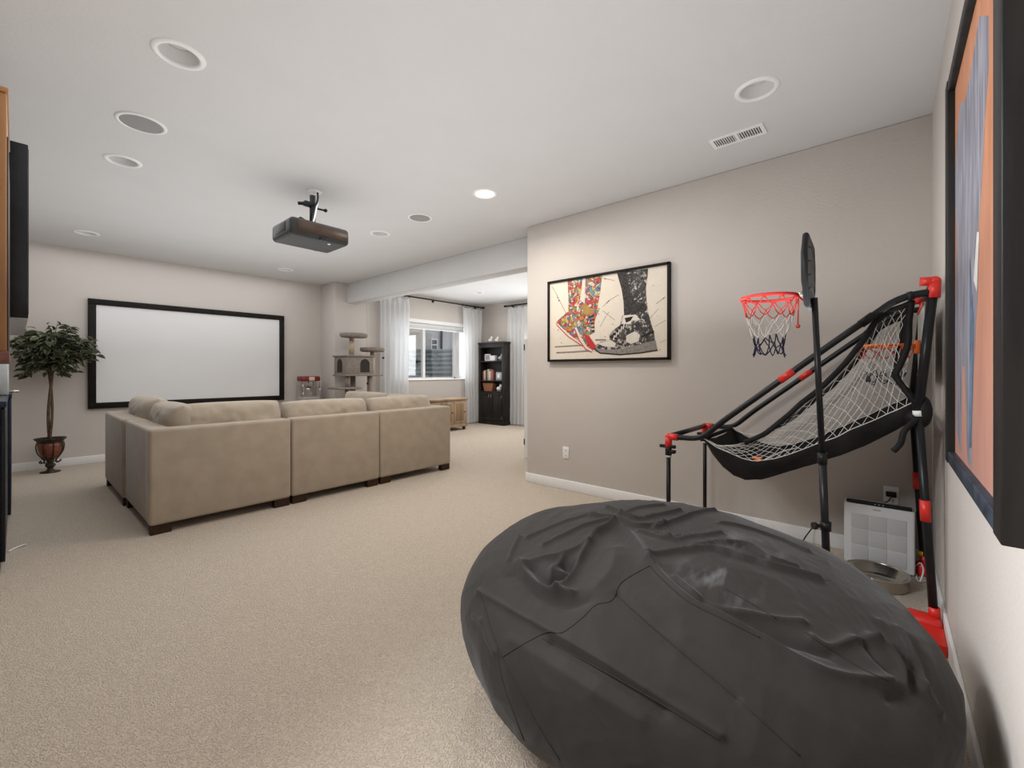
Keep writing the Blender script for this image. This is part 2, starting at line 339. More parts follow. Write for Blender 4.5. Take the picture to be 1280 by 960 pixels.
# ------------------------------------------------------------------ sofa sectional
def cushion(cx, cy, cz, su, sv, st, axis, lean=0.0, seed=0, wr=.016):
    """puffed cushion: su along width, sv along height, st thickness. axis = direction the face looks, lean in radians"""
    mb = MB(); n = 34
    ax = Vector(axis).normalized(); up = Vector((0, 0, 1))
    if abs(ax.z) > .5: wd = Vector((1, 0, 0)); up = Vector((0, 1, 0))
    else: wd = up.cross(ax)
    q = Matrix.Rotation(lean, 3, wd); ax = q @ ax; up = q @ up
    C = Vector((cx, cy, cz))
    for sgn in (1, -1):
        def fn(u, v):
            a, b = 2*u-1, 2*v-1
            t = (max(0, 1-abs(a)**5)*max(0, 1-abs(b)**4))**.38
            ea = a*(1-.035*(abs(b)**3)); eb = b*(1-.05*(abs(a)**3))
            nn = noise.noise(Vector((a*2.3+seed*7, b*2.1, sgn*1.3)))*wr+noise.noise(Vector((a*11+seed*5, b*3.5, sgn)))*wr*.8+abs(noise.noise(Vector((a*17+seed*3, b*5, sgn))))*wr*.6*max(0, b)
            edge = 1-max(abs(a), abs(b))**6
            return C+wd*ea*su/2+up*eb*sv/2+ax*sgn*(st/2*t*(.82+.18*(1-b*b))+nn*edge)
        mb.grid(fn, n, n)
    bmesh.ops.remove_doubles(mb.bm, verts=mb.bm.verts, dist=.0008)
    return mb
ZB, ZT, PT = .065, .755, .15
def sofa_module(label, x0, x1, y0, y1, backs, cush):
    r = thing('sofa_module', label, 'sofa', ((x0+x1)/2, (y0+y1)/2, 0), 'modules of the beige sectional sofa')
    ex = dict(n=(x0, x1, y0, y0+PT), s=(x0, x1, y1-PT, y1), w=(x0, x0+PT, y0, y1), e=(x1-PT, x1, y0, y1))
    for i, b in enumerate(backs):
        e = list(ex[b])
        d = .003*i
        bx(e[0]+d, e[1]-d, e[2]+d, e[3]-d, ZB+.002, ZT-d, bev=.024, seg=3).build('back_panel', M['sofa'], r)
    q0, q1, q2, q3 = x0+(PT-.02 if 'w' in backs else .004), x1-(PT-.02 if 'e' in backs else .004), y0+(PT-.02 if 'n' in backs else .004), y1-(PT-.02 if 's' in backs else .004)
    bx(q0, q1, q2, q3, ZB+.004, .30, bev=.02, seg=3).build('base', M['sofa'], r)
    a0, a1, b0, b1 = x0+(PT if 'w' in backs else .005), x1-(PT if 'e' in backs else .005), y0+(PT if 'n' in backs else .005), y1-(PT if 's' in backs else .005)
    cushion((a0+a1)/2, (b0+b1)/2, .375, a1-a0, b1-b0, .19, (0, 0, 1), seed=random.random(), wr=.006).build('seat_cushion', M['cush'], r)
    for c in cush: cushion(*c, seed=random.random()).build('back_cushion', M['cush'], r)
    for lx in (x0+.07, x1-.07):
        for ly in (y0+.045, y1-.045): MB().prism([(lx-.06, ly-.03, 0), (lx+.06, ly-.03, 0), (lx+.06, ly+.03, 0), (lx-.06, ly+.03, 0)], (0, 0, .07)).build('leg', M['darkwood'], r)
    return r
NB = lambda x0, x1, z=.665: ((x0+x1)/2, 4.205, z, x1-x0, .48, .25, (0, 1, 0), .12)
sofa_module('beige sofa corner module with two upholstered outer sides, closest to the television', .62, 1.583, 3.93, 4.965, 'nw', [NB(.80, 1.60, .675), (.88, 4.50, .685, .80, .46, .25, (1, 0, 0), -.12)])
sofa_module('beige armless sofa module in the middle of the long back row', 1.592, 2.458, 3.935, 4.96, 'n', [NB(1.605, 2.462, .655)])
sofa_module('beige sofa corner module at the end of the back row nearest the beam', 2.467, 3.42, 3.94, 4.87, 'ne', [NB(2.47, 3.30, .65), (3.15, 4.50, .66, .6, .46, .24, (-1, 0, 0), .14)])
sofa_module('beige armless sofa module on the side toward the potted tree', .605, 1.57, 4.98, 6.06, 'w', [(.875, 5.45, .70, .98, .46, .25, (1, 0, 0), -.12)])
sofa_module('beige armless sofa module on the side toward the window and cat tree', 2.47, 3.42, 4.885, 5.90, 'e', [(3.13, 5.30, .665, 1.0, .47, .25, (-1, 0, 0), .14)])
# ------------------------------------------------------------------ projector
r = thing('projector', 'black projector hanging from a ceiling mount above the sofa', 'projector', (1.678, 3.666, H))
px0, px1, py0, py1, pz0, pz1 = 1.40, 1.89, 3.49, 3.88, 2.243, 2.385
M['proj'] = mat('dark_grey_plastic', (.028, .027, .026), .4, var=.1); M['projback'] = mat('bronze_panel', (.055, .035, .024), .3, var=.3, vscale=6)
b_ = MB(); b_.box(px0, px1, py0, py1, pz0, pz1, bev=.035, seg=4); b_.build('body', M['proj'], r)
bx(px0+.05, px1-.02, py0-.006, py0+.02, pz0+.035, pz1-.02, bev=.006).build('rear_panel', M['projback'], r)
bx(px0-.004, px0+.02, py0+.1, py1-.1, pz0+.04, pz1-.03, bev=.003).build('side_grille', M['black'], r)
bx(px0+.23, px0+.30, py0-.01, py0+.03, pz0+.0, pz0+.02, bev=.004).build('latch', M['black'], r)
MB().cyl((1.74, 3.56, pz0-.004), (1.74, 3.56, pz0+.01), .012).build('screw_cap', M['white'], r)
MB().cyl((1.78, py1-.01, 2.30), (1.78, py1+.02, 2.30), .045, n=24).build('lens', M['black'], r)
mp = MB(); mp.cyl((1.66, 3.69, 2.39), (1.66, 3.69, 2.66), .024).box(1.60, 1.72, 3.64, 3.74, 2.38, 2.415, bev=.006)
mp.tube([(1.50, 3.55, 2.392), (1.62, 3.67, 2.412), (1.70, 3.70, 2.412), (1.84, 3.58, 2.392)], .016).tube([(1.50, 3.82, 2.392), (1.63, 3.71, 2.412), (1.72, 3.72, 2.412), (1.82, 3.80, 2.392)], .014)
mp.build('mount', M['black'], r)
MB().box(1.585, 1.70, 3.665, 3.715, 2.56, 2.60, bev=.008).cyl((1.55, 3.72, 2.575), (1.62, 3.69, 2.585), .014).cyl((1.69, 3.67, 2.555), (1.745, 3.645, 2.55), .008).ell((1.75, 3.643, 2.55), (.016, .016, .016), 10).build('tilt_joint', M['black'], r)
MB().lathe([(0, -.012), (.055, -.011), (.06, 0), (0, .0)], (1.67, 3.68, H), 24).build('ceiling_plate', M['trim'], r)
MB().tube(smooth_pts([(1.69, 3.66, 2.69), (1.68, 3.64, 2.62), (1.645, 3.62, 2.52), (1.60, 3.56, 2.385)]), .0085).build('cable', M['black'], r)
MB().tube(smooth_pts([(1.685, 3.648, 2.60), (1.65, 3.60, 2.52), (1.60, 3.52, 2.42), (1.58, 3.50, 2.375)]), .007).build('white_cable', M['white'], r)
# ------------------------------------------------------------------ shoe artwork
M['paper'] = mat('cream_paper', (.70, .62, .52), .7, var=.02)
def graff(name, grey):
    m = bpy.data.materials.new(name); m.use_nodes = True; nt = m.node_tree; p = nt.nodes['Principled BSDF']; p.inputs['Roughness'].default_value = .6
    tc = nt.nodes.new('ShaderNodeTexCoord'); n = nt.nodes.new('ShaderNodeTexNoise'); n.inputs['Scale'].default_value = 22; n.inputs['Detail'].default_value = 3
    nt.links.new(tc.outputs['Object'], n.inputs['Vector'])
    mx = nt.nodes.new('ShaderNodeMix'); mx.data_type = 'RGBA'; mx.inputs['Factor'].default_value = .06 if not grey else .12
    nt.links.new(tc.outputs['Object'], mx.inputs['A']); nt.links.new(n.outputs['Color'], mx.inputs['B'])
    v = nt.nodes.new('ShaderNodeTexVoronoi'); v.inputs['Scale'].default_value = 42 if not grey else 46
    nt.links.new(mx.outputs['Result'], v.inputs['Vector'])
    sp = nt.nodes.new('ShaderNodeSeparateColor'); nt.links.new(v.outputs['Color'], sp.inputs[0])
    r = nt.nodes.new('ShaderNodeValToRGB'); r.color_ramp.interpolation = 'CONSTANT'; e = r.color_ramp.elements
    cols = [(.02, .015, .015), (.10, .09, .085), (.03, .025, .025), (.35, .31, .28), (.06, .05, .05), (.5, .45, .4), (.02, .02, .02)] if grey else \
        [(.50, .03, .025), (.58, .13, .03), (.08, .15, .25), (.55, .36, .08), (.48, .05, .04), (.14, .26, .3), (.62, .5, .38), (.25, .26, .07), (.5, .06, .07), (.6, .52, .42)]
    e[0].color = (*cols[0], 1); e[1].position = 1/len(cols); e[1].color = (*cols[1], 1)
    for i, c in enumerate(cols[2:], 2): x = e.new(i/len(cols)); x.color = (*c, 1)
    nt.links.new(sp.outputs[0], r.inputs[0])
    v2 = nt.nodes.new('ShaderNodeTexVoronoi'); v2.feature = 'DISTANCE_TO_EDGE'; v2.inputs['Scale'].default_value = v.inputs['Scale'].default_value
    nt.links.new(mx.outputs['Result'], v2.inputs['Vector'])
    th = nt.nodes.new('ShaderNodeMath'); th.operation = 'LESS_THAN'; th.inputs[1].default_value = .045; nt.links.new(v2.outputs['Distance'], th.inputs[0])
    m2 = nt.nodes.new('ShaderNodeMix'); m2.data_type = 'RGBA'; m2.inputs['B'].default_value = (.02, .015, .015, 1)
    nt.links.new(th.outputs[0], m2.inputs['Factor']); nt.links.new(r.outputs[0], m2.inputs['A']); nt.links.new(m2.outputs['Result'], p.inputs['Base Color'])
    return m
GC, GG = graff('graffiti_print', False), graff('ink_print', True)
INK = mat('black_ink', (.02, .017, .016), .6); REDI = mat('red_ink', (.5, .02, .02), .6); GREYI = mat('grey_ink', (.22, .2, .18), .6, var=.2, vscale=40); WHI = mat('pale_ink', (.66, .6, .52), .6); DKI = mat('charcoal_ink', (.045, .038, .036), .6, var=.5, vscale=60)
ay0, ay1, az0, az1, axf = 1.353, 2.597, 1.265, 2.074, 3.535
r = thing('framed_art', 'framed print of a colourful pair and a grey pair of sneakers on tiptoe', 'picture', (XB, 1.975, az0))
bx(axf+.012, axf+.02, ay0+.02, ay1-.02, az0+.02, az1-.02).build('paper', M['paper'], r)
for a in ((ay0, ay1, az0, az0+.022), (ay0, ay1, az1-.022, az1), (ay0, ay0+.022, az0, az1), (ay1-.022, ay1, az0, az1)): bx(axf-.004, XB, a[0], a[1], a[2], a[3], bev=.002).build('frame_rail', M['blackwood'], r)
pr = MB()
def art_pt(cx, cy, lay):
    x, y = 660+cx/6.0, 310+cy/6.0; X = axf+.0118-lay*.0004; d = ray(x, y); p = CAM+d*(X/d.x); return p
def ap(pts, mi, lay): pr.poly([art_pt(a, b, lay) for a, b in pts], mi)
def al(pts, wd, mi, lay):
    for (a, b), (c, d) in zip(pts, pts[1:]):
        L = math.hypot(c-a, d-b) or 1; nx, ny = -(d-b)/L*wd/2, (c-a)/L*wd/2
        ap([(a+nx, b+ny), (c+nx, d+ny), (c-nx, d-ny), (a-nx, b-ny)], mi, lay)
ap([(297, 246), (408, 230), (400, 320), (388, 400), (365, 450), (372, 520), (330, 520), (302, 470), (303, 380)], 0, 1)
ap([(432, 226), (556, 206), (542, 330), (522, 440), (500, 480), (425, 440), (428, 330)], 0, 1)
ap([(212, 553), (290, 484), (345, 462), (395, 490), (400, 600), (425, 700), (410, 728), (340, 672), (270, 615)], 0, 2)
ap([(212, 565), (270, 612), (340, 672), (415, 722), (418, 738), (400, 734), (300, 672), (218, 580)], 4, 3)
al([(214, 575), (300, 664), (412, 738)], 7, 2, 4)
ap([(383, 420), (405, 402), (450, 440), (540, 450), (512, 510), (495, 560), (500, 630), (455, 655), (470, 690), (515, 740), (488, 775), (440, 745), (395, 670), (362, 590), (370, 500)], 0, 5)
ap([(400, 440), (430, 410), (455, 445), (500, 460), (480, 500), (430, 500)], 8, 6)
ap([(362, 590), (395, 665), (445, 742), (490, 772), (470, 778), (430, 755), (385, 690), (352, 610)], 4, 6)
al([(352, 610), (385, 694), (430, 757), (478, 782)], 7, 2, 7)
ap([(420, 650), (455, 655), (512, 738), (490, 765), (440, 710)], 2, 6)
for k in range(5): al([(455+k*5, 520+k*26), (498, 506+k*28)], 9, 3, 7)
ap([(398, 235), (432, 230), (424, 400), (400, 402)], 4, 1)
ap([(668, 190), (740, 176), (900, 155), (897, 215), (884, 300), (890, 400), (902, 485), (720, 508), (716, 400), (702, 310)], 5, 2)
ap([(668, 190), (735, 178), (770, 330), (800, 400), (885, 420), (890, 470), (722, 506), (716, 400), (700, 300)], 6, 3)
ap([(708, 505), (760, 500), (900, 482), (922, 560), (945, 640), (960, 755), (700, 790), (520, 775), (498, 735), (540, 705), (615, 690), (606, 655), (640, 615), (690, 580)], 5, 4)
ap([(712, 506), (810, 500), (840, 540), (780, 545), (770, 570), (700, 570)], 4, 5)
ap([(725, 525), (790, 512), (770, 545), (735, 560)], 3, 6)
ap([(520, 715), (620, 690), (660, 715), (650, 745), (560, 735)], 4, 5)
ap([(740, 655), (800, 625), (840, 650), (830, 700), (770, 720), (735, 700)], 4, 5)
ap([(495, 745), (560, 762), (700, 758), (955, 690), (970, 765), (830, 788), (700, 800), (560, 793), (505, 775)], 7, 5)
al([(495, 755), (540, 788), (690, 800), (850, 786), (972, 766)], 9, 3, 6); al([(850, 668), (945, 625)], 14, 3, 6)
for k in range(5): al([(612+k*24, 665-k*22), (665+k*16, 680-k*26)], 15, 3, 6); al([(640+k*18, 690-k*20), (650+k*18, 655-k*22)], 8, 4, 7)
al([(200, 742), (300, 736), (425, 728)], 10, 7, 1); al([(212, 786), (340, 780), (480, 770)], 12, 7, 1); al([(505, 690), (585, 688)], 12, 7, 1)
for pts, wd in (([(180, 290), (215, 350), (250, 420), (285, 490)], 2.5), ([(560, 440), (600, 400), (680, 350)], 2.5), ([(560, 470), (650, 540)], 2.5), ([(540, 590), (590, 500), (610, 480)], 2), ([(960, 420), (1030, 365)], 3), ([(950, 590), (1035, 540)], 2), ([(560, 225), (650, 245)], 2.5), ([(900, 540), (980, 455)], 2), ([(990, 710), (1030, 690)], 2)): al(pts, wd, 3, 1)
rs = random.Random(3)
for _ in range(70):
    a, b, s = rs.uniform(175, 1025), rs.uniform(270, 820), rs.choice([1.5, 2, 2.5, 4.5]); ap([(a-s, b), (a, b-s), (a+s, b), (a, b+s)], 3, .5)
for a, b, s in ((605, 398, 8), (222, 372, 7), (232, 395, 8), (578, 232, 7), (215, 565, 8), (1018, 378, 7)): ap([(a-s, b), (a, b-s*.6), (a+s, b), (a, b+s*.6)], 3, 1)
pr.build('print', [GC, M['orange'], REDI, INK, WHI, GG, DKI, GREYI, mat('olive_orange_ink', (.42, .16, .04), .6, col2=(.34, .26, .06), vscale=14)], r, fix=False)
# ------------------------------------------------------------------ outlets
def outlet(label, y, z, plug):
    r = thing('wall_outlet', label, 'outlet', (XB, y, z))
    bx(XB-.007, XB, y-.036, y+.036, z-.058, z+.058, bev=.003).build('plate', M['white'], r)
    for dz in (-.025, .025):
        s = MB().cyl((XB-.0095, y, z+dz), (XB-.005, y, z+dz), .017, n=18).build('socket', M['trim'], r)
        if not (plug and dz > 0): MB().box(XB-.0105, XB-.009, y-.008, y-.005, z+dz-.006, z+dz+.006).box(XB-.0105, XB-.009, y+.005, y+.008, z+dz-.006, z+dz+.006).build('slot', M['black'], s)
outlet('white wall outlet low on the wall below the sneaker print', 2.395, .366, False)
outlet('white wall outlet with a black plug above the air purifier', -.017, .395, True)
pl = thing('power_plug', 'black power plug and lead in the outlet behind the purifier', 'plug', (XB-.01, -.017, .41))
bx(XB-.045, XB-.0105, -.042, .008, .397, .425, bev=.005).build('plug_body', M['black'], pl)
MB().tube(smooth_pts([(XB-.04, -.02, .40), (XB-.06, -.0, .37), (XB-.05, .03, .34), (XB-.03, .04, .2)]), .003, 6).build('lead', M['black'], pl)
# ------------------------------------------------------------------ abstract painting on right wall
def painting_mat():
    m = bpy.data.materials.new('abstract_paint'); m.use_nodes = True; nt = m.node_tree; p = nt.nodes['Principled BSDF']; p.inputs['Roughness'].default_value = .5
    tc = nt.nodes.new('ShaderNodeTexCoord'); mp = nt.nodes.new('ShaderNodeMapping'); mp.inputs['Scale'].default_value = (7, 1, 1.3)
    nt.links.new(tc.outputs['Object'], mp.inputs[0])
    n = nt.nodes.new('ShaderNodeTexNoise'); n.inputs['Scale'].default_value = 1.6; n.inputs['Detail'].default_value = 6; n.inputs['Roughness'].default_value = .65; nt.links.new(mp.outputs[0], n.inputs['Vector'])
    sx = nt.nodes.new('ShaderNodeSeparateXYZ'); nt.links.new(tc.outputs['Object'], sx.inputs[0])
    ma = nt.nodes.new('ShaderNodeMath'); ma.operation = 'MULTIPLY_ADD'; ma.inputs[1].default_value = 1/.90; nt.links.new(sx.outputs[0], ma.inputs[0]); ma.inputs[2].default_value = .5
    mb_ = nt.nodes.new('ShaderNodeMath'); mb_.operation = 'MULTIPLY_ADD'; mb_.inputs[1].default_value = .42; nt.links.new(n.outputs['Fac'], mb_.inputs[0]); nt.links.new(ma.outputs[0], mb_.inputs[2])
    r = nt.nodes.new('ShaderNodeValToRGB'); e = r.color_ramp.elements; e[0].position = .35; e[0].color = (.30, .105, .04, 1); e[1].position = .68; e[1].color = (.44, .19, .10, 1)
    nt.links.new(n.outputs['Fac'], r.inputs[0])
    # pink wash toward the lower part of the canvas
    mr = nt.nodes.new('ShaderNodeMapRange'); mr.inputs['From Min'].default_value = .75; mr.inputs['From Max'].default_value = .05; nt.links.new(sx.outputs[2], mr.inputs['Value'])
    mm = nt.nodes.new('ShaderNodeMath'); mm.operation = 'MULTIPLY'; nt.links.new(mr.outputs[0], mm.inputs[0]); mm.inputs[1].default_value = .6
    mx = nt.nodes.new('ShaderNodeMix'); mx.data_type = 'RGBA'; mx.inputs['B'].default_value = (.34, .19, .18, 1); nt.links.new(mm.outputs[0], mx.inputs['Factor']); nt.links.new(r.outputs[0], mx.inputs['A']); nt.links.new(mx.outputs['Result'], p.inputs['Base Color'])
    b = nt.nodes.new('ShaderNodeBump'); b.inputs['Strength'].default_value = .4; nt.links.new(n.outputs['Fac'], b.inputs['Height']); nt.links.new(b.outputs[0], p.inputs['Normal'])
    return m
qx0, qx1, qz0, qz1, qy = 1.045, 1.94, .888, 2.066, -.138
M['ebony'] = mat('black_stained_wood', (.010, .0085, .0075), .5, var=.5, vscale=14, stretch=(1, 1, .12), bump=.3, bscale=40)
M['bluewood'] = mat('black_blue_wood', (.02, .027, .04), .4, var=.5, vscale=20)
r = thing('framed_painting', 'tall abstract orange and blue painting in a deep black frame', 'painting', ((qx0+qx1)/2, YR, qz0))
bx(qx0+.07, qx1-.055, qy-.028, qy-.018, qz0+.03, qz1-.03).build('canvas', painting_mat(), r)
fg = MB()
def cv(x, y, k): d_ = ray(x, y); p = CAM+d_*((qy-.0178+k*.0004)/d_.y); p.z = min(p.z, qz1-.035); return p
fg.poly([cv(*p, 0) for p in [(1224, 20), (1236, 20), (1236, 80), (1231, 150), (1228, 215), (1223, 290), (1222, 371), (1219, 420), (1217, 467), (1214, 587), (1209, 575), (1206, 458), (1203, 458), (1201, 567), (1195, 533), (1194, 396), (1196, 300), (1193, 232), (1196, 175), (1200, 128), (1206, 128), (1212, 97), (1219, 54)]])
fg.poly([cv(*p, 1) for p in [(1221, 290), (1224, 290), (1221, 365), (1217, 350)]], 1)
fg.poly([cv(*p, 1) for p in [(1212, 320), (1217, 400), (1214, 560), (1211, 560), (1212, 420)]], 2)
fg.build('brushwork', [mat('blue_grey_paint', (.10, .10, .125), .5, vscale=8, stretch=(6, 1, .6), col2=(.24, .23, .27)), mat('white_paint', (.5, .49, .47), .5), mat('steel_blue_paint', (.07, .12, .19), .5, var=.4, vscale=12)], r, fix=False)
bx(qx0, qx0+.07, YR, qy, qz0, qz1, bev=.003).build('frame_rail', M['ebony'], r); bx(qx1-.055, qx1, YR, qy, qz0, qz1, bev=.003).build('frame_rail', M['ebony'], r)
bx(qx0+.07, qx1-.055, YR, qy-.002, qz0, qz0+.035, bev=.003).build('frame_rail', M['bluewood'], r); bx(qx0+.07, qx1-.055, YR, qy-.002, qz1-.035, qz1, bev=.003).build('frame_rail', M['ebony'], r)
# ------------------------------------------------------------------ bean bag
BC = (1.524, .604, 0); BA, BB, BHH, BZC, BE = .696, .747, .615, .33, .86
def bag0(u, v):
    a = 2*PI*u; t = -PI/2+PI*v
    cu = abs(math.cos(t))**BE; su = math.copysign(abs(math.sin(t))**BE, math.sin(t))
    z = BZC+su*(BHH-BZC) if su > 0 else BZC+su*BZC
    return Vector((BC[0]+BA*cu*math.cos(a), BC[1]+BB*cu*math.sin(a), z))
tb = MB(); tb.grid(bag0, 96, 48, wrapu=True); BV = BVHTree.FromBMesh(tb.bm); tb.bm.free()
def on_bag(x, y):
    h = BV.ray_cast(CAM, ray(x, y).normalized())
    return h[0] if h[0] else None
RIDGES = [  # polyline of points on the cover, fold height, half width
    ([(650, 701), (659, 717), (680, 734), (700, 740), (715, 742)], .013, .012), ([(698, 737), (716, 715), (728, 695), (739, 677), (747, 668), (769, 661)], .016, .012),
    ([(769, 661), (785, 669), (797, 685), (810, 707)], .014, .016), ([(657, 703), (684, 695), (708, 689), (733, 680)], .008, .009), ([(687, 721), (692, 705), (704, 693)], .007, .008),
    ([(705, 700), (712, 706), (700, 722)], -.022, .022), ([(637, 701), (641, 689), (650, 672)], .007, .008), ([(665, 708), (675, 722), (690, 728)], -.012, .014),
    ([(640, 715), (668, 742), (705, 755), (735, 750)], -.010, .022), ([(770, 690), (765, 715), (745, 740)], .008, .03),
    ([(660, 672), (700, 655), (745, 645)], .006, .008), ([(680, 680), (720, 662), (760, 652)], .007, .008), ([(740, 648), (775, 652), (800, 658), (830, 655)], .009, .008), ([(760, 638), (790, 648), (815, 645), (850, 640)], .009, .008), ([(775, 645), (800, 636), (830, 634)], .007, .007), ([(800, 664), (830, 672), (850, 668)], .007, .007),
    ([(820, 659), (861, 646), (893, 642), (934, 641)], .010, .009), ([(820, 665), (844, 674), (861, 671), (901, 668)], .008, .008), ([(867, 685), (901, 681), (934, 685), (962, 701), (995, 711)], .010, .009),
    ([(812, 700), (850, 690), (887, 689), (911, 695), (962, 709), (1023, 725)], .011, .009), ([(844, 726), (871, 746), (905, 762), (962, 774), (1003, 780)], .009, .009), ([(901, 656), (934, 661), (974, 673), (1010, 690)], .007, .009),
    ([(812, 707), (830, 726), (861, 752), (909, 776), (950, 797), (978, 813), (1021, 838), (1065, 850), (1110, 852)], .010, .010), ([(880, 752), (930, 775), (980, 799), (1010, 811), (1037, 820)], -.010, .014), ([(1015, 800), (1037, 811), (1065, 801), (1090, 801)], .010, .010),
    ([(1122, 789), (1134, 817), (1149, 858)], .009, .010), ([(1090, 801), (1110, 815), (1125, 840), (1128, 865)], .010, .010), ([(1075, 800), (1095, 825), (1110, 840)], -.007, .010), ([(1100, 780), (1118, 800), (1140, 850), (1170, 890)], .007, .010), ([(1135, 835), (1128, 868), (1110, 872)], -.008, .012),
    ([(600, 741), (640, 763), (684, 788), (760, 832), (830, 875), (900, 918)], .007, .007), ([(690, 803), (760, 845), (830, 888)], -.008, .009), ([(773, 746), (800, 770), (852, 815), (920, 872)], -.005, .007),
    ([(640, 800), (720, 850), (800, 900)], .005, .02), ([(860, 800), (940, 850), (1030, 905)], .005, .03), ([(605, 775), (612, 800), (620, 815)], .004, .007), ([(592, 770), (604, 778)], .004, .006)]
RP = []
for pts, amp, wd in RIDGES:
    q = [p for p in (on_bag(*p) for p in pts) if p]
    if len(q) > 1:
        q = smooth_pts(q, 4); c_ = sum(q, Vector())/len(q); RP.append((q, amp*1.7, wd*1.1, c_, max((p-c_).length for p in q)+3.2*wd))
def bag(u, v):
    p = bag0(u, v); e = .004
    du = bag0((u+e) % 1, v)-bag0((u-e) % 1, v); dv = bag0(u, min(v+e, .999))-bag0(u, max(v-e, .001)); n = du.cross(dv)
    if n.length < 1e-9: n = Vector((0, 0, 1 if v > .5 else -1))
    n.normalize()
    if n.dot(p-Vector((BC[0], BC[1], BZC))) < 0: n = -n
    d = 0
    for pts, amp, wd, c_, rad in RP:
        if (p-c_).length_squared > rad*rad: continue
        m2 = 1e9
        for a, b in zip(pts, pts[1:]):
            ab = b-a; t = max(0, min(1, (p-a).dot(ab)/max(ab.length_squared, 1e-9))); q = (a+ab*t-p).length_squared
            if q < m2: m2 = q
        if m2 < 10*wd*wd: d += amp*math.exp(-(math.sqrt(m2)/wd)**1.35)
    s = Vector((p.x*2.2+p.y*1.2, p.y*4.2-p.x*1.8, p.z*4))
    d += .014*noise.noise(s)+.0038*(1-2*abs(noise.noise(s*2.1+Vector((3, 1, 2)))))
    d += .0008*(1-2*abs(noise.noise(s*7.3)))
    low = max(0, min(1, p.z/.08))
    q = p+n*d*low; q.z = max(q.z, 0.0); q.y = max(q.y, YR+.02)
    return q
def bagmat():
    m = mat('charcoal_microsuede', (.0195, .0165, .0148), .8, var=.1, vscale=5, bump=.12, bscale=420, sheen=.1)
    nt = m.node_tree; p = nt.nodes['Principled BSDF']; p.inputs['Sheen Roughness'].default_value = .45
    tc = nt.nodes.new('ShaderNodeTexCoord'); mp = nt.nodes.new('ShaderNodeMapping'); mp.inputs['Scale'].default_value = (1, 3.2, 2); mp.inputs['Rotation'].default_value = (0, 0, .5)
    n = nt.nodes.new('ShaderNodeTexNoise'); n.inputs['Scale'].default_value = 7; n.inputs['Detail'].default_value = 4; nt.links.new(tc.outputs['Object'], mp.inputs[0]); nt.links.new(mp.outputs[0], n.inputs['Vector'])
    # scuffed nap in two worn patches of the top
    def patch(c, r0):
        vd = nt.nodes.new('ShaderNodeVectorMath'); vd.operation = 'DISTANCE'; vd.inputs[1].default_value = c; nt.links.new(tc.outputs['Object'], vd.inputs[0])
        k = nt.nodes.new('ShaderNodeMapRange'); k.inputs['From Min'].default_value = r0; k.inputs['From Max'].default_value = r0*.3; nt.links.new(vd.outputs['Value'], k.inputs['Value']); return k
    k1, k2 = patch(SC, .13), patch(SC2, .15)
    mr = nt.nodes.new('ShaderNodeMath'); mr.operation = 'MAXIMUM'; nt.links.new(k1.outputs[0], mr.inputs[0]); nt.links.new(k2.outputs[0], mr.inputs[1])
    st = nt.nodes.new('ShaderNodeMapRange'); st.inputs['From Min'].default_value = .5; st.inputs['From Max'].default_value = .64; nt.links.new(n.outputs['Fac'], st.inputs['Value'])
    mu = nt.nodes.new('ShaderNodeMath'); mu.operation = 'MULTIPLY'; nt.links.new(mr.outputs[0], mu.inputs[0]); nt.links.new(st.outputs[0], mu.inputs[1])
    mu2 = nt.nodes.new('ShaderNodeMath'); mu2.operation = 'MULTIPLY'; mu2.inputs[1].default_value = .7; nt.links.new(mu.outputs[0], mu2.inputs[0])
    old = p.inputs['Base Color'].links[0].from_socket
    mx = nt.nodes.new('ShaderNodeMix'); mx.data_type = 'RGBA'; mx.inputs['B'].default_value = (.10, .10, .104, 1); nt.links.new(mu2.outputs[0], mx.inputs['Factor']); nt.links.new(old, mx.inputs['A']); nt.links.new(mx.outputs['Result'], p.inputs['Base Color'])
    return m
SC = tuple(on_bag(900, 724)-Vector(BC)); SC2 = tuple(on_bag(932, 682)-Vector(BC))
M['bag'] = bagmat(); M['seam'] = mat('charcoal_seam', (.018, .015, .0135), .8)
r = thing('bean_bag', 'huge wrinkled charcoal bean bag on the carpet in front of the basketball game', 'bean bag', BC)
bb = MB(); bb.grid(bag, 760, 380, wrapu=True); BV2 = BVHTree.FromBMesh(bb.bm); bb.build('cover', M['bag'], r)
for pts in ([(773, 746), (800, 770), (852, 815), (920, 872), (1000, 945)], [(812, 707), (777, 728), (765, 750), (745, 756), (728, 772), (702, 791), (684, 790), (651, 807), (627, 822)],
            [(678, 798), (760, 842), (830, 882), (900, 925)], [(600, 740), (606, 758), (615, 789), (629, 823), (651, 866), (672, 905), (700, 950)], [(622, 805), (628, 850), (655, 925)],
            [(1004, 789), (1041, 813), (1081, 838), (1112, 851)], [(905, 735), (940, 755), (970, 773)], [(812, 707), (830, 726), (861, 752), (909, 776), (950, 797)]):
    q = []
    P2 = smooth_pts([(a, b, 0) for a, b in pts], 8)
    for p in P2:
        h = BV2.ray_cast(CAM, ray(p.x, p.y).normalized())
        if h[0]: q.append(h[0])
    if len(q) > 3: MB().tube(q, .0018, 6).build('seam', M['seam'], r)
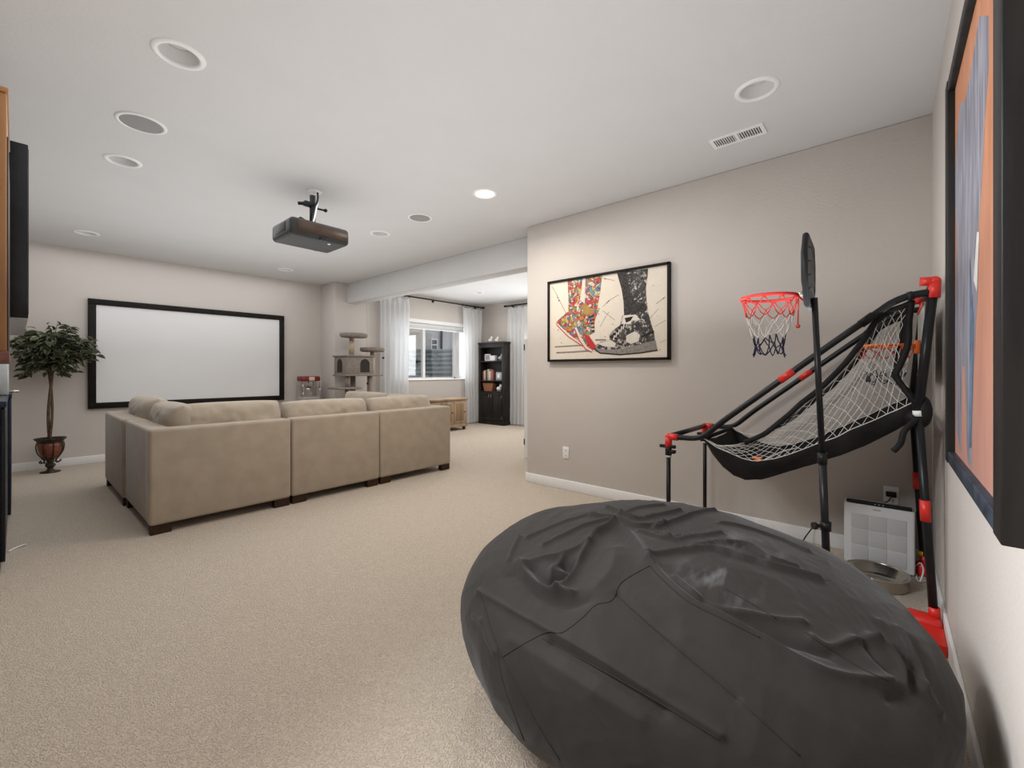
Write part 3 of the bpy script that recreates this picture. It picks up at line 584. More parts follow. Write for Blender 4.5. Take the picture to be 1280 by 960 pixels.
# ------------------------------------------------------------------ basketball arcade game
NX, FX = 2.71, 3.43
r = thing('basketball_arcade_game', 'black and red folding indoor basketball game with netted ball ramp against the wall', 'basketball game', (3.07, .45, 0))
TR = .0165
railYZ = [(1.02, .755), (.97, .758), (.89, .762), (.83, .783), (.76, .845), (.698, .901), (.52, 1.05), (.348, 1.195), (.18, 1.335), (.042, 1.446), (-.01, 1.488), (-.058, 1.512), (-.10, 1.522), (-.15, 1.526)]
for X in (NX, FX):
    rl = MB().tube(smooth_pts([(X, y, z) for y, z in railYZ], 3), TR, 12).build('ramp_rail', M['blacktube'], r)
    MB().tube([(X, .44, 1.118), (X, .375, 1.172)], TR+.0025, 12).build('red_sleeve', M['red'], rl)
    MB().tube([(X, .10, 1.398), (X, .05, 1.44)], TR+.004, 12).build('coupling', M['black'], rl); MB().tube([(X, -.07, 1.515), (X, -.09, 1.52)], TR+.004, 12).build('coupling', M['black'], rl)
    # front leg
    lg = MB().cyl((X, 1.045, .012), (X, 1.045, .66), .0135, n=12).build('front_leg', M['blacktube'], r)
    MB().cyl((X, 1.045, .64), (X, 1.045, .70), .02, n=12).box(X-.012, X+.012, 1.0, 1.10, .685, .705, bev=.004).box(X-.03, X+.012, 1.0, 1.03, .655, .675, bev=.004).build('height_clamp', M['black'], lg)
    MB().cyl((X, 1.045, .628), (X, 1.045, .652), .0185, n=12).build('white_collar', M['white'], lg)
    MB().cyl((X, 1.045, 0), (X, 1.045, .03), .02, n=12).build('rubber_foot', M['black'], lg)
    e_ = MB().tube([(X, 1.045, .695), (X, 1.045, .757)], .021, 12).tube([(X, 1.045, .757), (X, .985, .757)], .021, 12).ell((X, 1.045, .757), (.021, .021, .021), 12).build('red_elbow', M['red'], r)
    # rear post: upper and lower tube, elbow, foot
    MB().cyl((X, -.104, .96), (X, -.155, 1.54), .0185, n=12).build('rear_post', M['blacktube'], r)
    lp = MB().cyl((X, -.159, .03), (X, -.106, 1.0), .0165, n=12).build('rear_leg', M['blacktube'], r)
    MB().cyl((X, -.131, .49), (X, -.127, .585), .0195, n=12).build('red_sleeve', M['red'], lp)
    MB().cyl((X, -.108, .965), (X, -.106, .99), .021, n=12).build('white_collar', M['white'], lp)
    if X == FX: MB().cyl((X, -.148, .05+.06), (X, -.147, .135), .0175, n=12).build('yellow_band', mat('yellow_band', (.6, .48, .02), .5), lp)
    MB().cyl((X, -.157, 1.50), (X, -.16, 1.575), .0225, n=12).ell((X, -.16, 1.575), (.0225, .0225, .0225), 12).tube([(X, -.16, 1.575), (X+(-.085 if X == NX else .085)*0, -.11, 1.578)], .02, 12).build('red_elbow', M['red'], r)
    MB().cyl((X, -.16, .06), (X, -.158, .11), .021, n=12).build('red_socket', M['red'], r)
MB().box(NX-.06, NX+.04, -.184, -.06, 0, .07, bev=.02).prism([(NX-.22, -.184, 0), (NX-.05, -.184, 0), (NX-.05, -.02, 0), (NX-.22, -.05, 0)], (0, 0, .045)).build('red_foot', M['red'], r)
MB().box(FX-.05, FX+.05, -.184, -.126, 0, .07, bev=.015).build('red_foot', M['red'], r)
MB().cyl((NX, 1.045, .757), (FX, 1.045, .757), TR, n=12).build('front_bar', M['blacktube'], r)
MB().cyl((NX, -.16, 1.575), (FX, -.16, 1.575), TR, n=12).build('top_bar', M['blacktube'], r)
MB().cyl((NX, -.11, .97), (FX, -.11, .97), TR, n=12).build('rear_bar', M['blacktube'], r)
# fabric trough
fabT = [(.85, .765), (.80, .735), (.75, .706), (.66, .672), (.56, .660), (.47, .688), (.39, .723), (.30, .773), (.21, .826), (.12, .885), (.03, .942), (-.04, .985), (-.10, 1.03)]
fabB = [(.85, .755), (.80, .67), (.74, .60), (.68, .555), (.62, .542), (.54, .558), (.45, .60), (.36, .645), (.27, .692), (.182, .741), (.10, .79), (.03, .838), (-.11, .955)]
def interp(cv, t):
    x = t*(len(cv)-1); i = min(int(x), len(cv)-2); f = x-i
    return (cv[i][0]*(1-f)+cv[i+1][0]*f, cv[i][1]*(1-f)+cv[i+1][1]*f)
M['mesh'] = mat('black_nylon', (.011, .010, .010), .6, var=.3, vscale=12, bump=.25, bscale=30)
def trough(u, v):
    ty, tz = interp(fabT, u); by, bz = interp(fabB, u)
    X0, X1 = NX+.025, FX-.025
    if v < .3: k = v/.3; X = X0+.03*k*k; y, z = ty+(by-ty)*k, tz+(bz-tz)*k
    elif v > .7: k = (1-v)/.3; X = X1-.03*k*k; y, z = ty+(by-ty)*k, tz+(bz-tz)*k
    else:
        k = (v-.3)/.4; X = X0+.03+(X1-X0-.06)*k; y, z = by, bz-.02*math.sin(PI*k)
    z += .004*noise.noise(Vector((X*14, y*16, 2)))
    X += .008*noise.noise(Vector((y*11, z*9, 5)))
    return (X, y, z)
MB().grid(trough, 60, 40).build('fabric_trough', M['mesh'], r)
MB().prism([(NX+.02, .855, .77), (FX-.02, .855, .77), (FX-.02, .86, .745), (NX+.02, .86, .745)], (0, -.012, 0)).build('front_hem', M['mesh'], r)
topC = [(.84, .762), (.75, .722), (.66, .745), (.58, .782), (.504, .832), (.40, .938), (.281, 1.062), (.156, 1.214), (.09, 1.33), (.042, 1.414), (-.02, 1.462), (-.085, 1.492)]
M['cord'] = mat('white_net_cord', (.62, .60, .56), .8, var=.05); M['strap'] = mat('black_webbing', (.012, .011, .011), .7, var=.2)
for X, dx in ((NX+.03, 1), (FX-.03, -1)):
    nb = MB(); NS, NT = 44, 13
    def nt_(s, t):
        a = interp(fabT, s); b = interp(topC, s)
        y, z = a[0]*(1-t)+b[0]*t, a[1]*(1-t)+b[1]*t
        bel = .035*math.sin(PI*t)*math.sin(PI*min(1, s*1.05))
        pin = .05*math.sin(PI*t)*max(0, (s-.8)/.2)
        return Vector((X+dx*bel+.006*noise.noise(Vector((s*9, t*7, X))), y+pin+.01*noise.noise(Vector((s*13, t*5, 1+X))), z+.008*noise.noise(Vector((s*11, t*9, 4+X)))))
    for i in range(NS):
        for j in range(NT):
            if (i+j) % 2: 
                a, b = (i+1, j), (i, j+1)
            else: a, b = (i, j), (i+1, j+1)
            nb.tube([nt_(a[0]/NS, a[1]/NT), nt_(b[0]/NS, b[1]/NT)], .0014, 4, caps=False)
    tag(nb.build('side_net', M['cord'], r), 'white cord side netting', kind='stuff')
    MB().tube(smooth_pts([nt_(i/22, 1) for i in range(5, 23)], 2), .014, 6).build('edge_strap', M['strap'], r)
    MB().tube(smooth_pts([nt_(i/22, 0)+Vector((0, 0, .002)) for i in range(23)], 2), .0022, 5).build('lacing', M['cord'], r)
    MB().tube(smooth_pts([(X, -.085, 1.50), (X, -.075, 1.40), (X, -.072, 1.297), (X, -.045, 1.2), (X, -.03, 1.15), (X, -.06, 1.09), (X, -.10, 1.02)], 4), .014, 6).build('end_strap', M['strap'], r)
    MB().tube(smooth_pts([(X+.3*dx, -.06, 1.44), (X+.25*dx, -.05, 1.33), (X+.2*dx, -.03, 1.22), (X+.1*dx, -.05, 1.1), (X, -.1, 1.02)], 4), .007, 6).build('inner_strap', M['strap'], r)
MB().box(NX+.12, NX+.155, .55, .60, .655, .668, bev=.003).build('ball_stop', M['orange'], r); MB().box(NX+.03, NX+.07, .50, .56, .652, .668, bev=.003).build('ball_stop', M['orange'], r)
MB().tube(smooth_pts([(NX+.05, .53, .662), (NX+.09, .49, .69), (NX+.14, .44, .72), (NX+.2, .38, .735)]), .004, 6).build('white_strap', M['cord'], r)
# hanging cloth bundle behind rear post, backboard, rim
MB().ell((NX+.02, -.12, .985), (.04, .036, .075), 18).ell((NX+.045, -.10, .955), (.05, .045, .04), 14).build('cloth_bundle', M['mesh'], r)
MB().tube(smooth_pts([(NX, -.11, .96), (NX-.04, -.06, .90), (NX-.05, -.045, .84), (NX-.05, -.02, .80)]), .013, 6).build('loose_strap', M['strap'], r)
M['acryl'] = mat('frosted_backboard', (.50, .50, .49), .3, var=.02)
bk = bx(NX+.1, FX-.1, -.136, -.128, 1.14, 1.50, bev=.004).build('backboard', M['acryl'], r)
MB().box(NX+.1, FX-.1, -.127, -.125, 1.14, 1.16).box(NX+.1, FX-.1, -.127, -.125, 1.48, 1.50).build('border_stripe', M['red'], bk)
def net_mb(c, R, L, n=10, colors=3, seed=0, rad=.0022, taper=.62):
    mb = MB(); rows = 6; rr = random.Random(seed)
    def pt(i, k):
        t = k/rows; a = 2*PI*(i+.5*(k % 2))/n
        q = R*(1-(1-taper)*min(1, t*1.25)); j = .0 if k < 4 else .012
        return Vector((c[0]+q*math.cos(a)+rr.uniform(-j, j), c[1]+q*math.sin(a)+rr.uniform(-j, j), c[2]-L*t+rr.uniform(-j, j)))
    P = [[pt(i, k) for i in range(n)] for k in range(rows+1)]
    for k in range(rows):
        mi = 0 if k < 2 else (1 if k < 4 else 2)
        for i in range(n):
            a = P[k][i]
            for b in ((P[k+1][i], P[k+1][i-1]) if k % 2 == 0 else (P[k+1][i], P[k+1][(i+1) % n])):
                mid = (a+b)/2+Vector((0, 0, -.008)); mb.tube([a, mid, b], rad, 5, mi, caps=False)
    return mb
M['netred'] = mat('red_cord', (.55, .05, .04), .7); M['netnavy'] = mat('navy_cord', (.018, .02, .045), .7)
def rim(parent, c, R, m, attach, tube=.007):
    o = MB().tube([(c[0]+R*math.cos(2*PI*k/40), c[1]+R*math.sin(2*PI*k/40), c[2]) for k in range(40)], tube, 10, closed=True).build('rim', m, parent)
    for k in range(10):
        a = 2*PI*k/10; MB().ell((c[0]+R*math.cos(a), c[1]+R*math.sin(a), c[2]-.007), (.008, .008, .009), 8).build('net_clip', m, o)
    attach(o)
ar = (3.07, .01, 1.305)
rim(r, ar, .118, M['orange'], lambda o: MB().box(3.03, 3.11, -.127, -.105, 1.26, 1.33, bev=.006).build('rim_bracket', M['orange'], o))
tag(net_mb(ar, .118, .2, seed=4).build('hoop_net', [M['netred'], M['cord'], M['netnavy']], r), kind='stuff')
# ------------------------------------------------------------------ freestanding hoop
d_ = 1.95
ptop, pbot = CAM+ray(1018, 378)*d_, CAM+ray(1034, 690)*d_
r = thing('basketball_hoop_stand', 'slim freestanding basketball hoop with black backboard and red white and navy net', 'basketball hoop', (pbot.x, pbot.y, 0))
hub = Vector((pbot.x, pbot.y, .22)); mid = ptop.lerp(pbot, .62)
MB().cyl(ptop+Vector((0, 0, .02)), mid, .0125, n=14).build('upper_pole', M['blacktube'], r)
lo = MB().cyl(mid, hub, .0155, n=14).build('lower_pole', M['blacktube'], r)
MB().cyl(mid+Vector((0, 0, .02)), mid-Vector((0, 0, .03)), .019, n=14).build('collar', M['black'], lo)
kb = ptop.lerp(pbot, .895)
MB().cyl(kb+Vector((0, 0, .018)), kb-Vector((0, 0, .02)), .021, n=14).cyl(kb, kb-Rv*.05, .008, n=10).cyl(kb-Rv*.045, kb-Rv*.058, .016, n=12).build('clamp_knob', M['black'], lo)
kc = ptop.lerp(pbot, .03*10.5/10)
for a in (85, 325, 205):
    a = math.radians(a); e = Vector((hub.x+.2*math.cos(a), hub.y+.2*math.sin(a), .012))
    l = MB().cyl(hub+Vector((0, 0, .01)), e, .0105, n=10).build('leg', M['blacktube'], r); MB().ell(e, (.016, .016, .012), 10).build('rubber_foot', M['black'], l)
cb = ptop+Vector((0, .012, .10))
HS = .93
hexa = [(x*HS, z*HS) for x, z in [(-.09, -.125), (.09, -.125), (.205, -.03), (.215, .10), (.15, .19), (-.15, .19), (-.215, .10), (-.205, -.03)]]
q = Matrix.Rotation(math.radians(2), 3, 'Z')
def bbp(x, z, y): v = q @ Vector((x, y, 0)); return (cb.x+v.x, cb.y+v.y, cb.z+z)
bd = MB().prism([bbp(x, z, 0) for x, z in hexa], Vector(bbp(0, 0, .018))-Vector(bbp(0, 0, 0))).build('backboard', M['black'], r)
MB().tube([bbp(x*.98, z*.98, .009) for x, z in hexa], .013, 8, closed=True).build('edge_moulding', M['black'], bd)
for zz in (-.06, 0, .06, .12): MB().tube([bbp(-.15, zz, -.001), bbp(0, zz+.03, -.001), bbp(.15, zz, -.001)], .003, 6).build('rib', M['black'], bd)
rc = (ptop.x, ptop.y+.178, CAMH+92/FPX*2.06)
def att(o):
    MB().box(rc[0]-.022, rc[0]+.022, ptop.y+.035, rc[1]-.115, rc[2]-.012, rc[2]+.012, bev=.004).build('rim_bracket', M['metal'], o)
    MB().tube([(rc[0]-.05, rc[1]-.107, rc[2]), (rc[0], ptop.y+.04, rc[2]-.03), (rc[0]+.05, rc[1]-.107, rc[2])], .0045, 8).build('brace', M['red'], o)
    MB().tube([(rc[0]-.02, rc[1]-.12, rc[2]-.01), (rc[0]-.02, rc[1]-.118, rc[2]-.14)], .003, 6).ell((rc[0]-.02, rc[1]-.118, rc[2]-.145), (.01, .01, .01), 8).build('tail_cord', M['netred'], o)
rim(r, rc, .118, M['red'], att, .008)
tag(net_mb(rc, .118, .275, seed=9, rad=.0026, taper=.55).build('hoop_net', [M['netred'], M['cord'], M['netnavy']], r), kind='stuff')
# ------------------------------------------------------------------ air purifier, bowl, cords
r = thing('air_purifier', 'flat white air purifier with black top bar leaning by the wall outlet', 'air purifier', (3.41, .042, 0))
ux0, ux1, uy0, uy1, uz = 3.335, 3.46, -.118, .202, .375
M['pur'] = mat('pearl_white_plastic', (.66, .66, .66), .4, var=.01); M['filt'] = mat('filter_grille', (.50, .50, .495), .6, var=.04, vscale=300)
bx(ux0, ux1, uy0, uy1, .008, uz, bev=.012, seg=3).build('body', M['pur'], r)
bx(ux0-.008, ux0+.02, uy0+.012, uy1-.012, uz-.002, uz+.018, bev=.006).build('control_bar', M['black'], r)
for k in range(3): MB().cyl((ux0-.009, .02+.018*k, uz+.009), (ux0-.006, .02+.018*k, uz+.009), .003, n=8).build('button', M['filt'], r)
for i in range(3):
    for j in range(3):
        a, b = uy0+.035+i*.0845, .035+j*.094
        bx(ux0-.003, ux0+.004, a, a+.0805, b, b+.09, bev=.002).build('filter_panel', M['filt'], r)
bx(ux0-.0012, ux0+.002, .03, .065, uz-.028, uz-.023).build('logo_mark', M['grille'], r)
for yy in (uy0+.03, uy1-.03): bx(ux0+.02, ux1-.02, yy-.015, yy+.015, 0, .012).build('foot', M['black'], r)
tag(MB().tube(smooth_pts([(3.40, -.122, .05), (3.36, -.142, .085), (3.31, -.15, .06), (3.27, -.135, .012), (3.32, -.125, .006), (3.42, -.125, .006)], 5), .004, 6).build('white_cord', M['white'], base=(3.34, -.14, 0)), 'short white power cord looping out beside the air purifier', 'cord')
r = thing('pet_bowl', 'wide stainless steel pet bowl on the carpet before the air purifier', 'bowl', (3.125, .045, 0))
MB().lathe([(0, .006), (.085, .006), (.112, .02), (.127, .062), (.139, .068), (.142, .064), (.134, .058), (.138, .012), (.131, 0), (0, 0)], (3.125, .045, 0), 48).build('basin', M['metal'], r)
MB().tube([(3.125+.139*math.cos(2*PI*k/40), .045+.139*math.sin(2*PI*k/40), .067) for k in range(40)], .004, 6, closed=True).build('rolled_rim', M['metal'], r)
tag(MB().tube(smooth_pts([(2.72, .30, .006), (2.85, .34, .006), (3.0, .30, .01), (3.1, .38, .006), (3.2, .32, .02), (3.3, .36, .006), (3.5, .30, .01)], 6), .005, 6).tube(smooth_pts([(2.75, .42, .006), (2.95, .36, .03), (3.15, .30, .006), (3.35, .42, .03), (3.53, .38, .12)], 6), .004, 6).build('black_cable', M['black'], base=(3.1, .35, 0)), 'tangled black cables on the carpet behind the hoop stand', 'cable')
# ------------------------------------------------------------------ potted artificial tree
M['leaf'] = mat('ficus_leaf', (.045, .058, .028), .5, var=.5, vscale=3, col2=(.13, .145, .08)); M['leaf2'] = mat('pale_leaf', (.19, .195, .13), .55, var=.3, vscale=3)
M['bark'] = mat('brown_bark', (.09, .055, .032), .85, var=.4, vscale=25, bump=.5, bscale=60); M['bronze'] = mat('antique_bronze', (.05, .038, .028), .4, metal=.6, var=.5, vscale=25); M['terra'] = mat('red_glazed_panel', (.16, .045, .025), .35, var=.5, vscale=12)
tx, ty = .268, 7.32
r = thing('potted_tree', 'artificial ficus tree in a bronze and red urn by the projection screen', 'potted tree', (tx, ty, 0))
ur = MB().lathe([(0, .145), (.035, .15), (.06, .175), (.09, .23), (.104, .30), (.106, .345), (.1, .345), (.085, .24), (0, .18)], (tx, ty, 0), 32).build('urn_bowl', M['terra'], r)
MB().lathe([(.104, .335), (.112, .365), (.13, .385), (.137, .392), (.132, .398), (.115, .385), (.1, .36)], (tx, ty, 0), 32).build('urn_rim', M['bronze'], r)
MB().lathe([(0, 0), (.085, 0), (.088, .012), (.04, .022), (.022, .045), (.042, .075), (.045, .09), (.02, .115), (.038, .15), (0, .155)], (tx, ty, 0), 28).build('pedestal', M['bronze'], r)
for k in range(8):
    a = 2*PI*k/8+.2; ca, sa = math.cos(a), math.sin(a)
    MB().tube(smooth_pts([(tx+rr*ca, ty+rr*sa, z) for rr, z in ((.11, .345), (.116, .30), (.105, .235), (.075, .18), (.05, .14), (.06, .115), (.085, .12), (.088, .14))], 4), .006, 6).build('scroll', M['bronze'], r)
MB().lathe([(0, .352), (.1, .35)], (tx, ty, 0), 24).build('moss', M['bark'], r)
for s, ph in ((.014, 0), (.012, 2.6)):
    pts = [(tx+.016*math.cos(ph+z*5), ty+.016*math.sin(ph+z*5), z) for z in [.35+.07*i for i in range(13)]]
    MB().tube(pts, s, 8).build('trunk', M['bark'], r)
crown = Vector((tx+.02, ty, 1.40)); br = MB(); tips = []
rl = random.Random(11)
for k in range(70):
    a = rl.uniform(0, 2*PI); ph = math.asin(rl.uniform(-.8, 1)); R_ = rl.uniform(.55, 1)
    tip = crown+Vector((.34*R_*math.cos(a)*math.cos(ph), .30*R_*math.sin(a)*math.cos(ph)*.9, .36*R_*math.sin(ph)))
    if tip.y > 7.47: tip.y = 7.47
    st = Vector((tx, ty, rl.uniform(1.1, 1.3))); m_ = st.lerp(tip, .5)+Vector((0, 0, .06))
    q = smooth_pts([st, m_, tip], 5); br.tube(q, .004, 5, rs=[.007-.005*i/(len(q)-1) for i in range(len(q))]); tips.append(q)
br.build('branches', M['bark'], r)
def leaf_mesh(m):
    mb = MB(); L, W = .095, .047; pts = [(0, 0), (.25, .8), (.5, 1), (.75, .7), (1, 0)]
    mid_ = [mb.bm.verts.new((t*L, 0, -.012*(t*2-1)**2)) for t, _ in pts]
    for sg in (1, -1):
        ed = [mid_[0]]+[mb.bm.verts.new((t*L, sg*wd*W/2, .007-.012*(t*2-1)**2)) for t, wd in pts[1:-1]]+[mid_[-1]]
        for i in range(4):
            vs = [];  [vs.append(v) for v in (mid_[i], mid_[i+1], ed[i+1], ed[i]) if v not in vs]
            if len(vs) > 2: mb._f(vs, 0, True)
    me = bpy.data.meshes.new('leaf'); mb.bm.to_mesh(me); mb.bm.free(); me.materials.append(m); return me
LM = [leaf_mesh(M['leaf']), leaf_mesh(M['leaf']), leaf_mesh(M['leaf2'])]
sm = MB(); nleaf = 0
for q in tips:
    for j in range(20):
        t = rl.uniform(.35, 1.0); p = q[min(len(q)-1, int(t*len(q)))]+Vector((rl.gauss(0, .035), rl.gauss(0, .035), rl.gauss(0, .03)))
        if p.y > 7.51: p.y = 7.51
        d = (p-crown); az = math.atan2(d.y, d.x)+rl.gauss(0, .7); pit = rl.uniform(-.2, .9)
        mt = Matrix.Translation(p) @ Matrix.Rotation(az, 4, 'Z') @ Matrix.Rotation(pit, 4, 'Y') @ Matrix.Rotation(rl.uniform(-1, 1), 4, 'X') @ Matrix.Scale(rl.uniform(.75, 1.25), 4)
        front = d.dot(Vector((.1, -1, .1)))
        if front > .02 and nleaf < 290:
            o = bpy.data.objects.new('leaf', rl.choice(LM)); COL.objects.link(o); o.parent = r; o.matrix_local = Matrix.Translation((-tx, -ty, 0)) @ mt; nleaf += 1
        else:
            b2 = bmesh.new(); b2.from_mesh(LM[0]); b2.transform(mt); sm.join(b2, rl.choice((0, 0, 1)), True)
tag(sm.build('foliage', [M['leaf'], M['leaf2']], r, fix=False), kind='stuff')
# ------------------------------------------------------------------ popcorn machine
r = thing('popcorn_machine', 'red topped popcorn machine with glass sides in the corner by the screen', 'popcorn machine', (3.27, 7.42, 0))
cx, cy = 3.27, 7.42
M['darkred'] = mat('dark_red_enamel', (.22, .02, .016), .4, var=.1)
bx(cx-.15, cx+.15, cy-.13, cy+.13, .10, .64, bev=.01).build('cart_body', M['darkred'], r)
for ax_, ay_ in ((-.12, -.1), (.12, -.1), (-.12, .1), (.12, .1)): MB().cyl((cx+ax_-.012, cy+ay_, .05), (cx+ax_+.012, cy+ay_, .05), .05, n=18).box(cx+ax_-.018, cx+ax_+.018, cy+ay_-.01, cy+ay_+.01, .05, .11).build('wheel', M['black'], r)
bx(cx-.14, cx+.14, cy-.12, cy+.12, .64, .74, bev=.006).build('machine_base', mat('greyish_enamel', (.42, .38, .37), .4), r)
for a in ((-.133, -.113), (.133, -.113), (-.133, .113), (.133, .113)): bx(cx+a[0]-.006, cx+a[0]+.006, cy+a[1]-.006, cy+a[1]+.006, .74, 1.0).build('post', M['metal'], r)
for y in (cy-.113, cy+.113): bx(cx-.127, cx+.127, y-.002, y+.002, .745, .995).build('glass_panel', M['glass'], r)
for x in (cx-.133, cx+.133): bx(x-.002, x+.002, cy-.107, cy+.107, .745, .995).build('glass_panel', M['glass'], r)
MB().lathe([(0, .90), (.05, .90), (.058, .86), (.055, .83), (0, .825)], (cx, cy, 0), 20).cyl((cx, cy, .9), (cx, cy, 1.0), .01).build('kettle', M['metal'], r)
for a in ((-.142, .93), (-.142, .80), (.142, .86)): MB().ell((cx+a[0], cy-.118, a[1]), (.012, .012, .02), 10).build('latch', M['white'], r)
MB().box(cx-.15, cx+.15, cy-.13, cy+.13, 1.0, 1.085, bev=.025).build('roof', M['darkred'], r)
bx(cx-.045, cx+.045, cy-.134, cy-.126, 1.015, 1.075, bev=.002).build('name_plate', M['paper'], r)
# ------------------------------------------------------------------ cat tree
M['plush'] = mat('grey_brown_plush', (.24, .205, .18), .95, var=.12, vscale=30, bump=.5, bscale=150); M['sisal'] = mat('sisal_rope', (.52, .42, .30), .9, var=.15, stretch=(1, 1, 20), vscale=20, bump=.5, bscale=60)
M['hole'] = mat('dark_plush_hollow_shade', (.045, .038, .033), .95)  # dark plush for pompoms; also paints the shade inside the cubby arches
kx, ky = 3.80, 6.85
r = thing('cat_tree', 'grey plush cat tree with perches, posts and an arched cubby', 'cat tree', (kx, ky, 0))
bx(kx-.32, kx+.36, ky-.25, ky+.25, 0, .05, bev=.015).build('base', M['plush'], r)
bx(kx-.40, kx+.0, ky-.22, ky+.18, .87, .905, bev=.012).build('platform', M['plush'], r)
for x, y, z0, z1 in ((kx-.21, ky-.14, .05, .87), (kx-.21, ky-.14, .90, 1.12), (kx+.02, ky+.1, .05, 1.12), (kx+.22, ky-.1, .05, 1.12)): MB().cyl((x, y, z0), (x, y, z1), .042, n=18).build('post', M['plush'], r)
# cubby
c0, c1, e0, e1, f0, f1 = kx-.27, kx+.22, ky-.22, ky+.2, 1.10, 1.42
cb_ = bx(c0, c1, e0, e1, f0, f1, bev=.015).build('cubby', M['plush'], r)
def arch(cx_, w_, zb, zt, y): 
    pts = [(cx_-w_, y, zb), (cx_+w_, y, zb)]+[(cx_+w_*math.cos(PI*k/12), y, zt-w_+w_*math.sin(PI*k/12)) for k in range(13)]
    return pts
MB().prism(arch(kx+.06, .085, f0+.05, f1-.045, e0-.003), (0, .006, 0)).build('arched_opening', M['hole'], cb_)
MB().prism([(c0-.003, ky+p[0], p[2]) for p in arch(0, .085, f0+.05, f1-.045, 0)], (.006, 0, 0)).build('arched_opening', M['hole'], cb_)
for z in (f0-.012, f1-.012): bx(c0-.02, c1+.02, e0-.02, e1+.02, z, z+.026, bev=.01).build('board', M['plush'], cb_)
MB().cyl((kx-.06, ky, 1.42), (kx-.06, ky, 1.48), .04, n=18).build('post_cuff', M['plush'], r); MB().cyl((kx-.06, ky, 1.68), (kx-.06, ky, 1.76), .04, n=18).build('post_cuff', M['plush'], r); MB().cyl((kx-.06, ky, 1.48), (kx-.06, ky, 1.68), .042, n=18).build('sisal_post', M['sisal'], r)
def perch(x, y, z, a, b): MB().lathe([(0, 0), (a*.9, 0), (a, .03), (a*.97, .065), (a*.86, .07), (a*.75, .04), (0, .035)], (x, y, z), 32, sx=1, sy=b/a).build('perch', M['plush'], r)
perch(kx-.03, ky-.02, 1.74, .235, .2); perch(kx+.30, ky-.05, 1.51, .215, .19)
MB().cyl((kx+.27, ky-.1, 1.42), (kx+.27, ky-.1, 1.52), .035, n=18).build('post_cuff', M['plush'], r); MB().cyl((kx+.27, ky-.1, 1.12), (kx+.27, ky-.1, 1.42), .036, n=18).build('sisal_post', M['sisal'], r)
bx(kx+.20, kx+.44, ky-.17, ky+.1, 1.085, 1.11, bev=.01).build('side_board', M['plush'], r)
for x, z0, z1 in ((kx+.12, .98, 1.10), (kx+.42, 1.42, 1.52)):
    MB().tube([(x, ky-.2, z0), (x, ky-.2, z1)], .0015, 5).ell((x, ky-.2, z0-.018), (.02, .02, .02), 10).build('hanging_pompom', M['hole'], r)
# ------------------------------------------------------------------ curtains, rods
def rod(label, p0, p1, wallv):
    r = thing('curtain_rod', label, 'curtain rod', p0)
    p0, p1 = Vector(p0), Vector(p1); t = (p1-p0).normalized()
    MB().cyl(p0, p1, .014, n=12).build('pole', M['blacktube'], r)
    for p, s in ((p0, -1), (p1, 1)): MB().cyl(p, p+t*s*.03, .02, n=12).ell(p+t*s*.045, (.024, .024, .024), 12).build('finial', M['blacktube'], r)
    for k in (.05, .5, .95):
        q = p0.lerp(p1, k); MB().cyl(q, q+Vector(wallv), .009, n=8).box(*(lambda c: (c.x-.02, c.x+.02, c.y-.006, c.y+.006, c.z-.035, c.z+.035) if abs(wallv[1]) > 0 else (c.x-.006, c.x+.006, c.y-.02, c.y+.02, c.z-.035, c.z+.035))(q+Vector(wallv)*.93)).build('bracket', M['blacktube'], r)
    return r
rod('long black curtain rod above the recessed window', (4.35, 7.04, 2.63), (7.06, 7.04, 2.63), (0, .11, 0))
rod('short black curtain rod on the end wall above the bookcase side curtain', (7.09, 6.33, 2.6), (7.09, 4.2, 2.6), (.11, 0, 0))
def curtain(label, a0, a1, b0, b1, z0, z1, folds, horiz, c, seed):
    # top runs a0..a1, bottom b0..b1
    r = thing('curtain', label, 'curtain', ((b0+b1)/2, c, z0) if horiz else (c, (b0+b1)/2, z0), 'sheer white curtains')
    def fn(u, v):
        g = 1-v; s = (a0*(1-u)+a1*u)*v+(b0*(1-u)+b1*u)*g
        amp = .045*(.55+.45*g); ph = folds*2*PI*u+.6*math.sin(3*v+seed)+.8*noise.noise(Vector((u*4, v*1.5, seed)))
        d = amp*math.sin(ph)+.012*noise.noise(Vector((u*9, v*6, seed+2)))
        if v > .93: d *= .6
        if v > .94: s += .03*math.sin(ph*.5)*(v-.94)/.06
        z = z0+(z1-z0)*v-(.035*abs(math.sin(ph*.5))*max(0, (v-.9)/.1))
        return (s, c+d, z) if horiz else (c+d, s, z)
    MB().grid(fn, folds*14, 40).build('sheer_panel', M['sheer'], r, fix=False)
    for k in range(folds+1):
        u = k/folds; s = a0*(1-u)+a1*u; zc = 2.63 if horiz else 2.6
        ctr = Vector((s, c, zc)) if horiz else Vector((c, s, zc))
        pts = [ctr+(Vector((0, .022*math.cos(2*PI*i/16), .022*math.sin(2*PI*i/16)-.006)) if horiz else Vector((.022*math.cos(2*PI*i/16), 0, .022*math.sin(2*PI*i/16)-.006))) for i in range(16)]
        MB().tube(pts, .004, 6, closed=True).build('ring', M['blacktube'], r)
curtain('sheer white curtain hanging beside the cat tree', 4.40, 5.05, 4.42, 5.02, .02, 2.60, 6, True, 7.04, 1)
curtain('sheer white curtain hanging between the recessed window and the bookcase', 6.45, 7.03, 6.56, 6.98, .02, 2.60, 5, True, 7.04, 2)
curtain('sheer white curtain on the end wall beside the bookcase', 6.30, 5.72, 6.26, 5.74, .02, 2.57, 5, False, 7.10, 3)
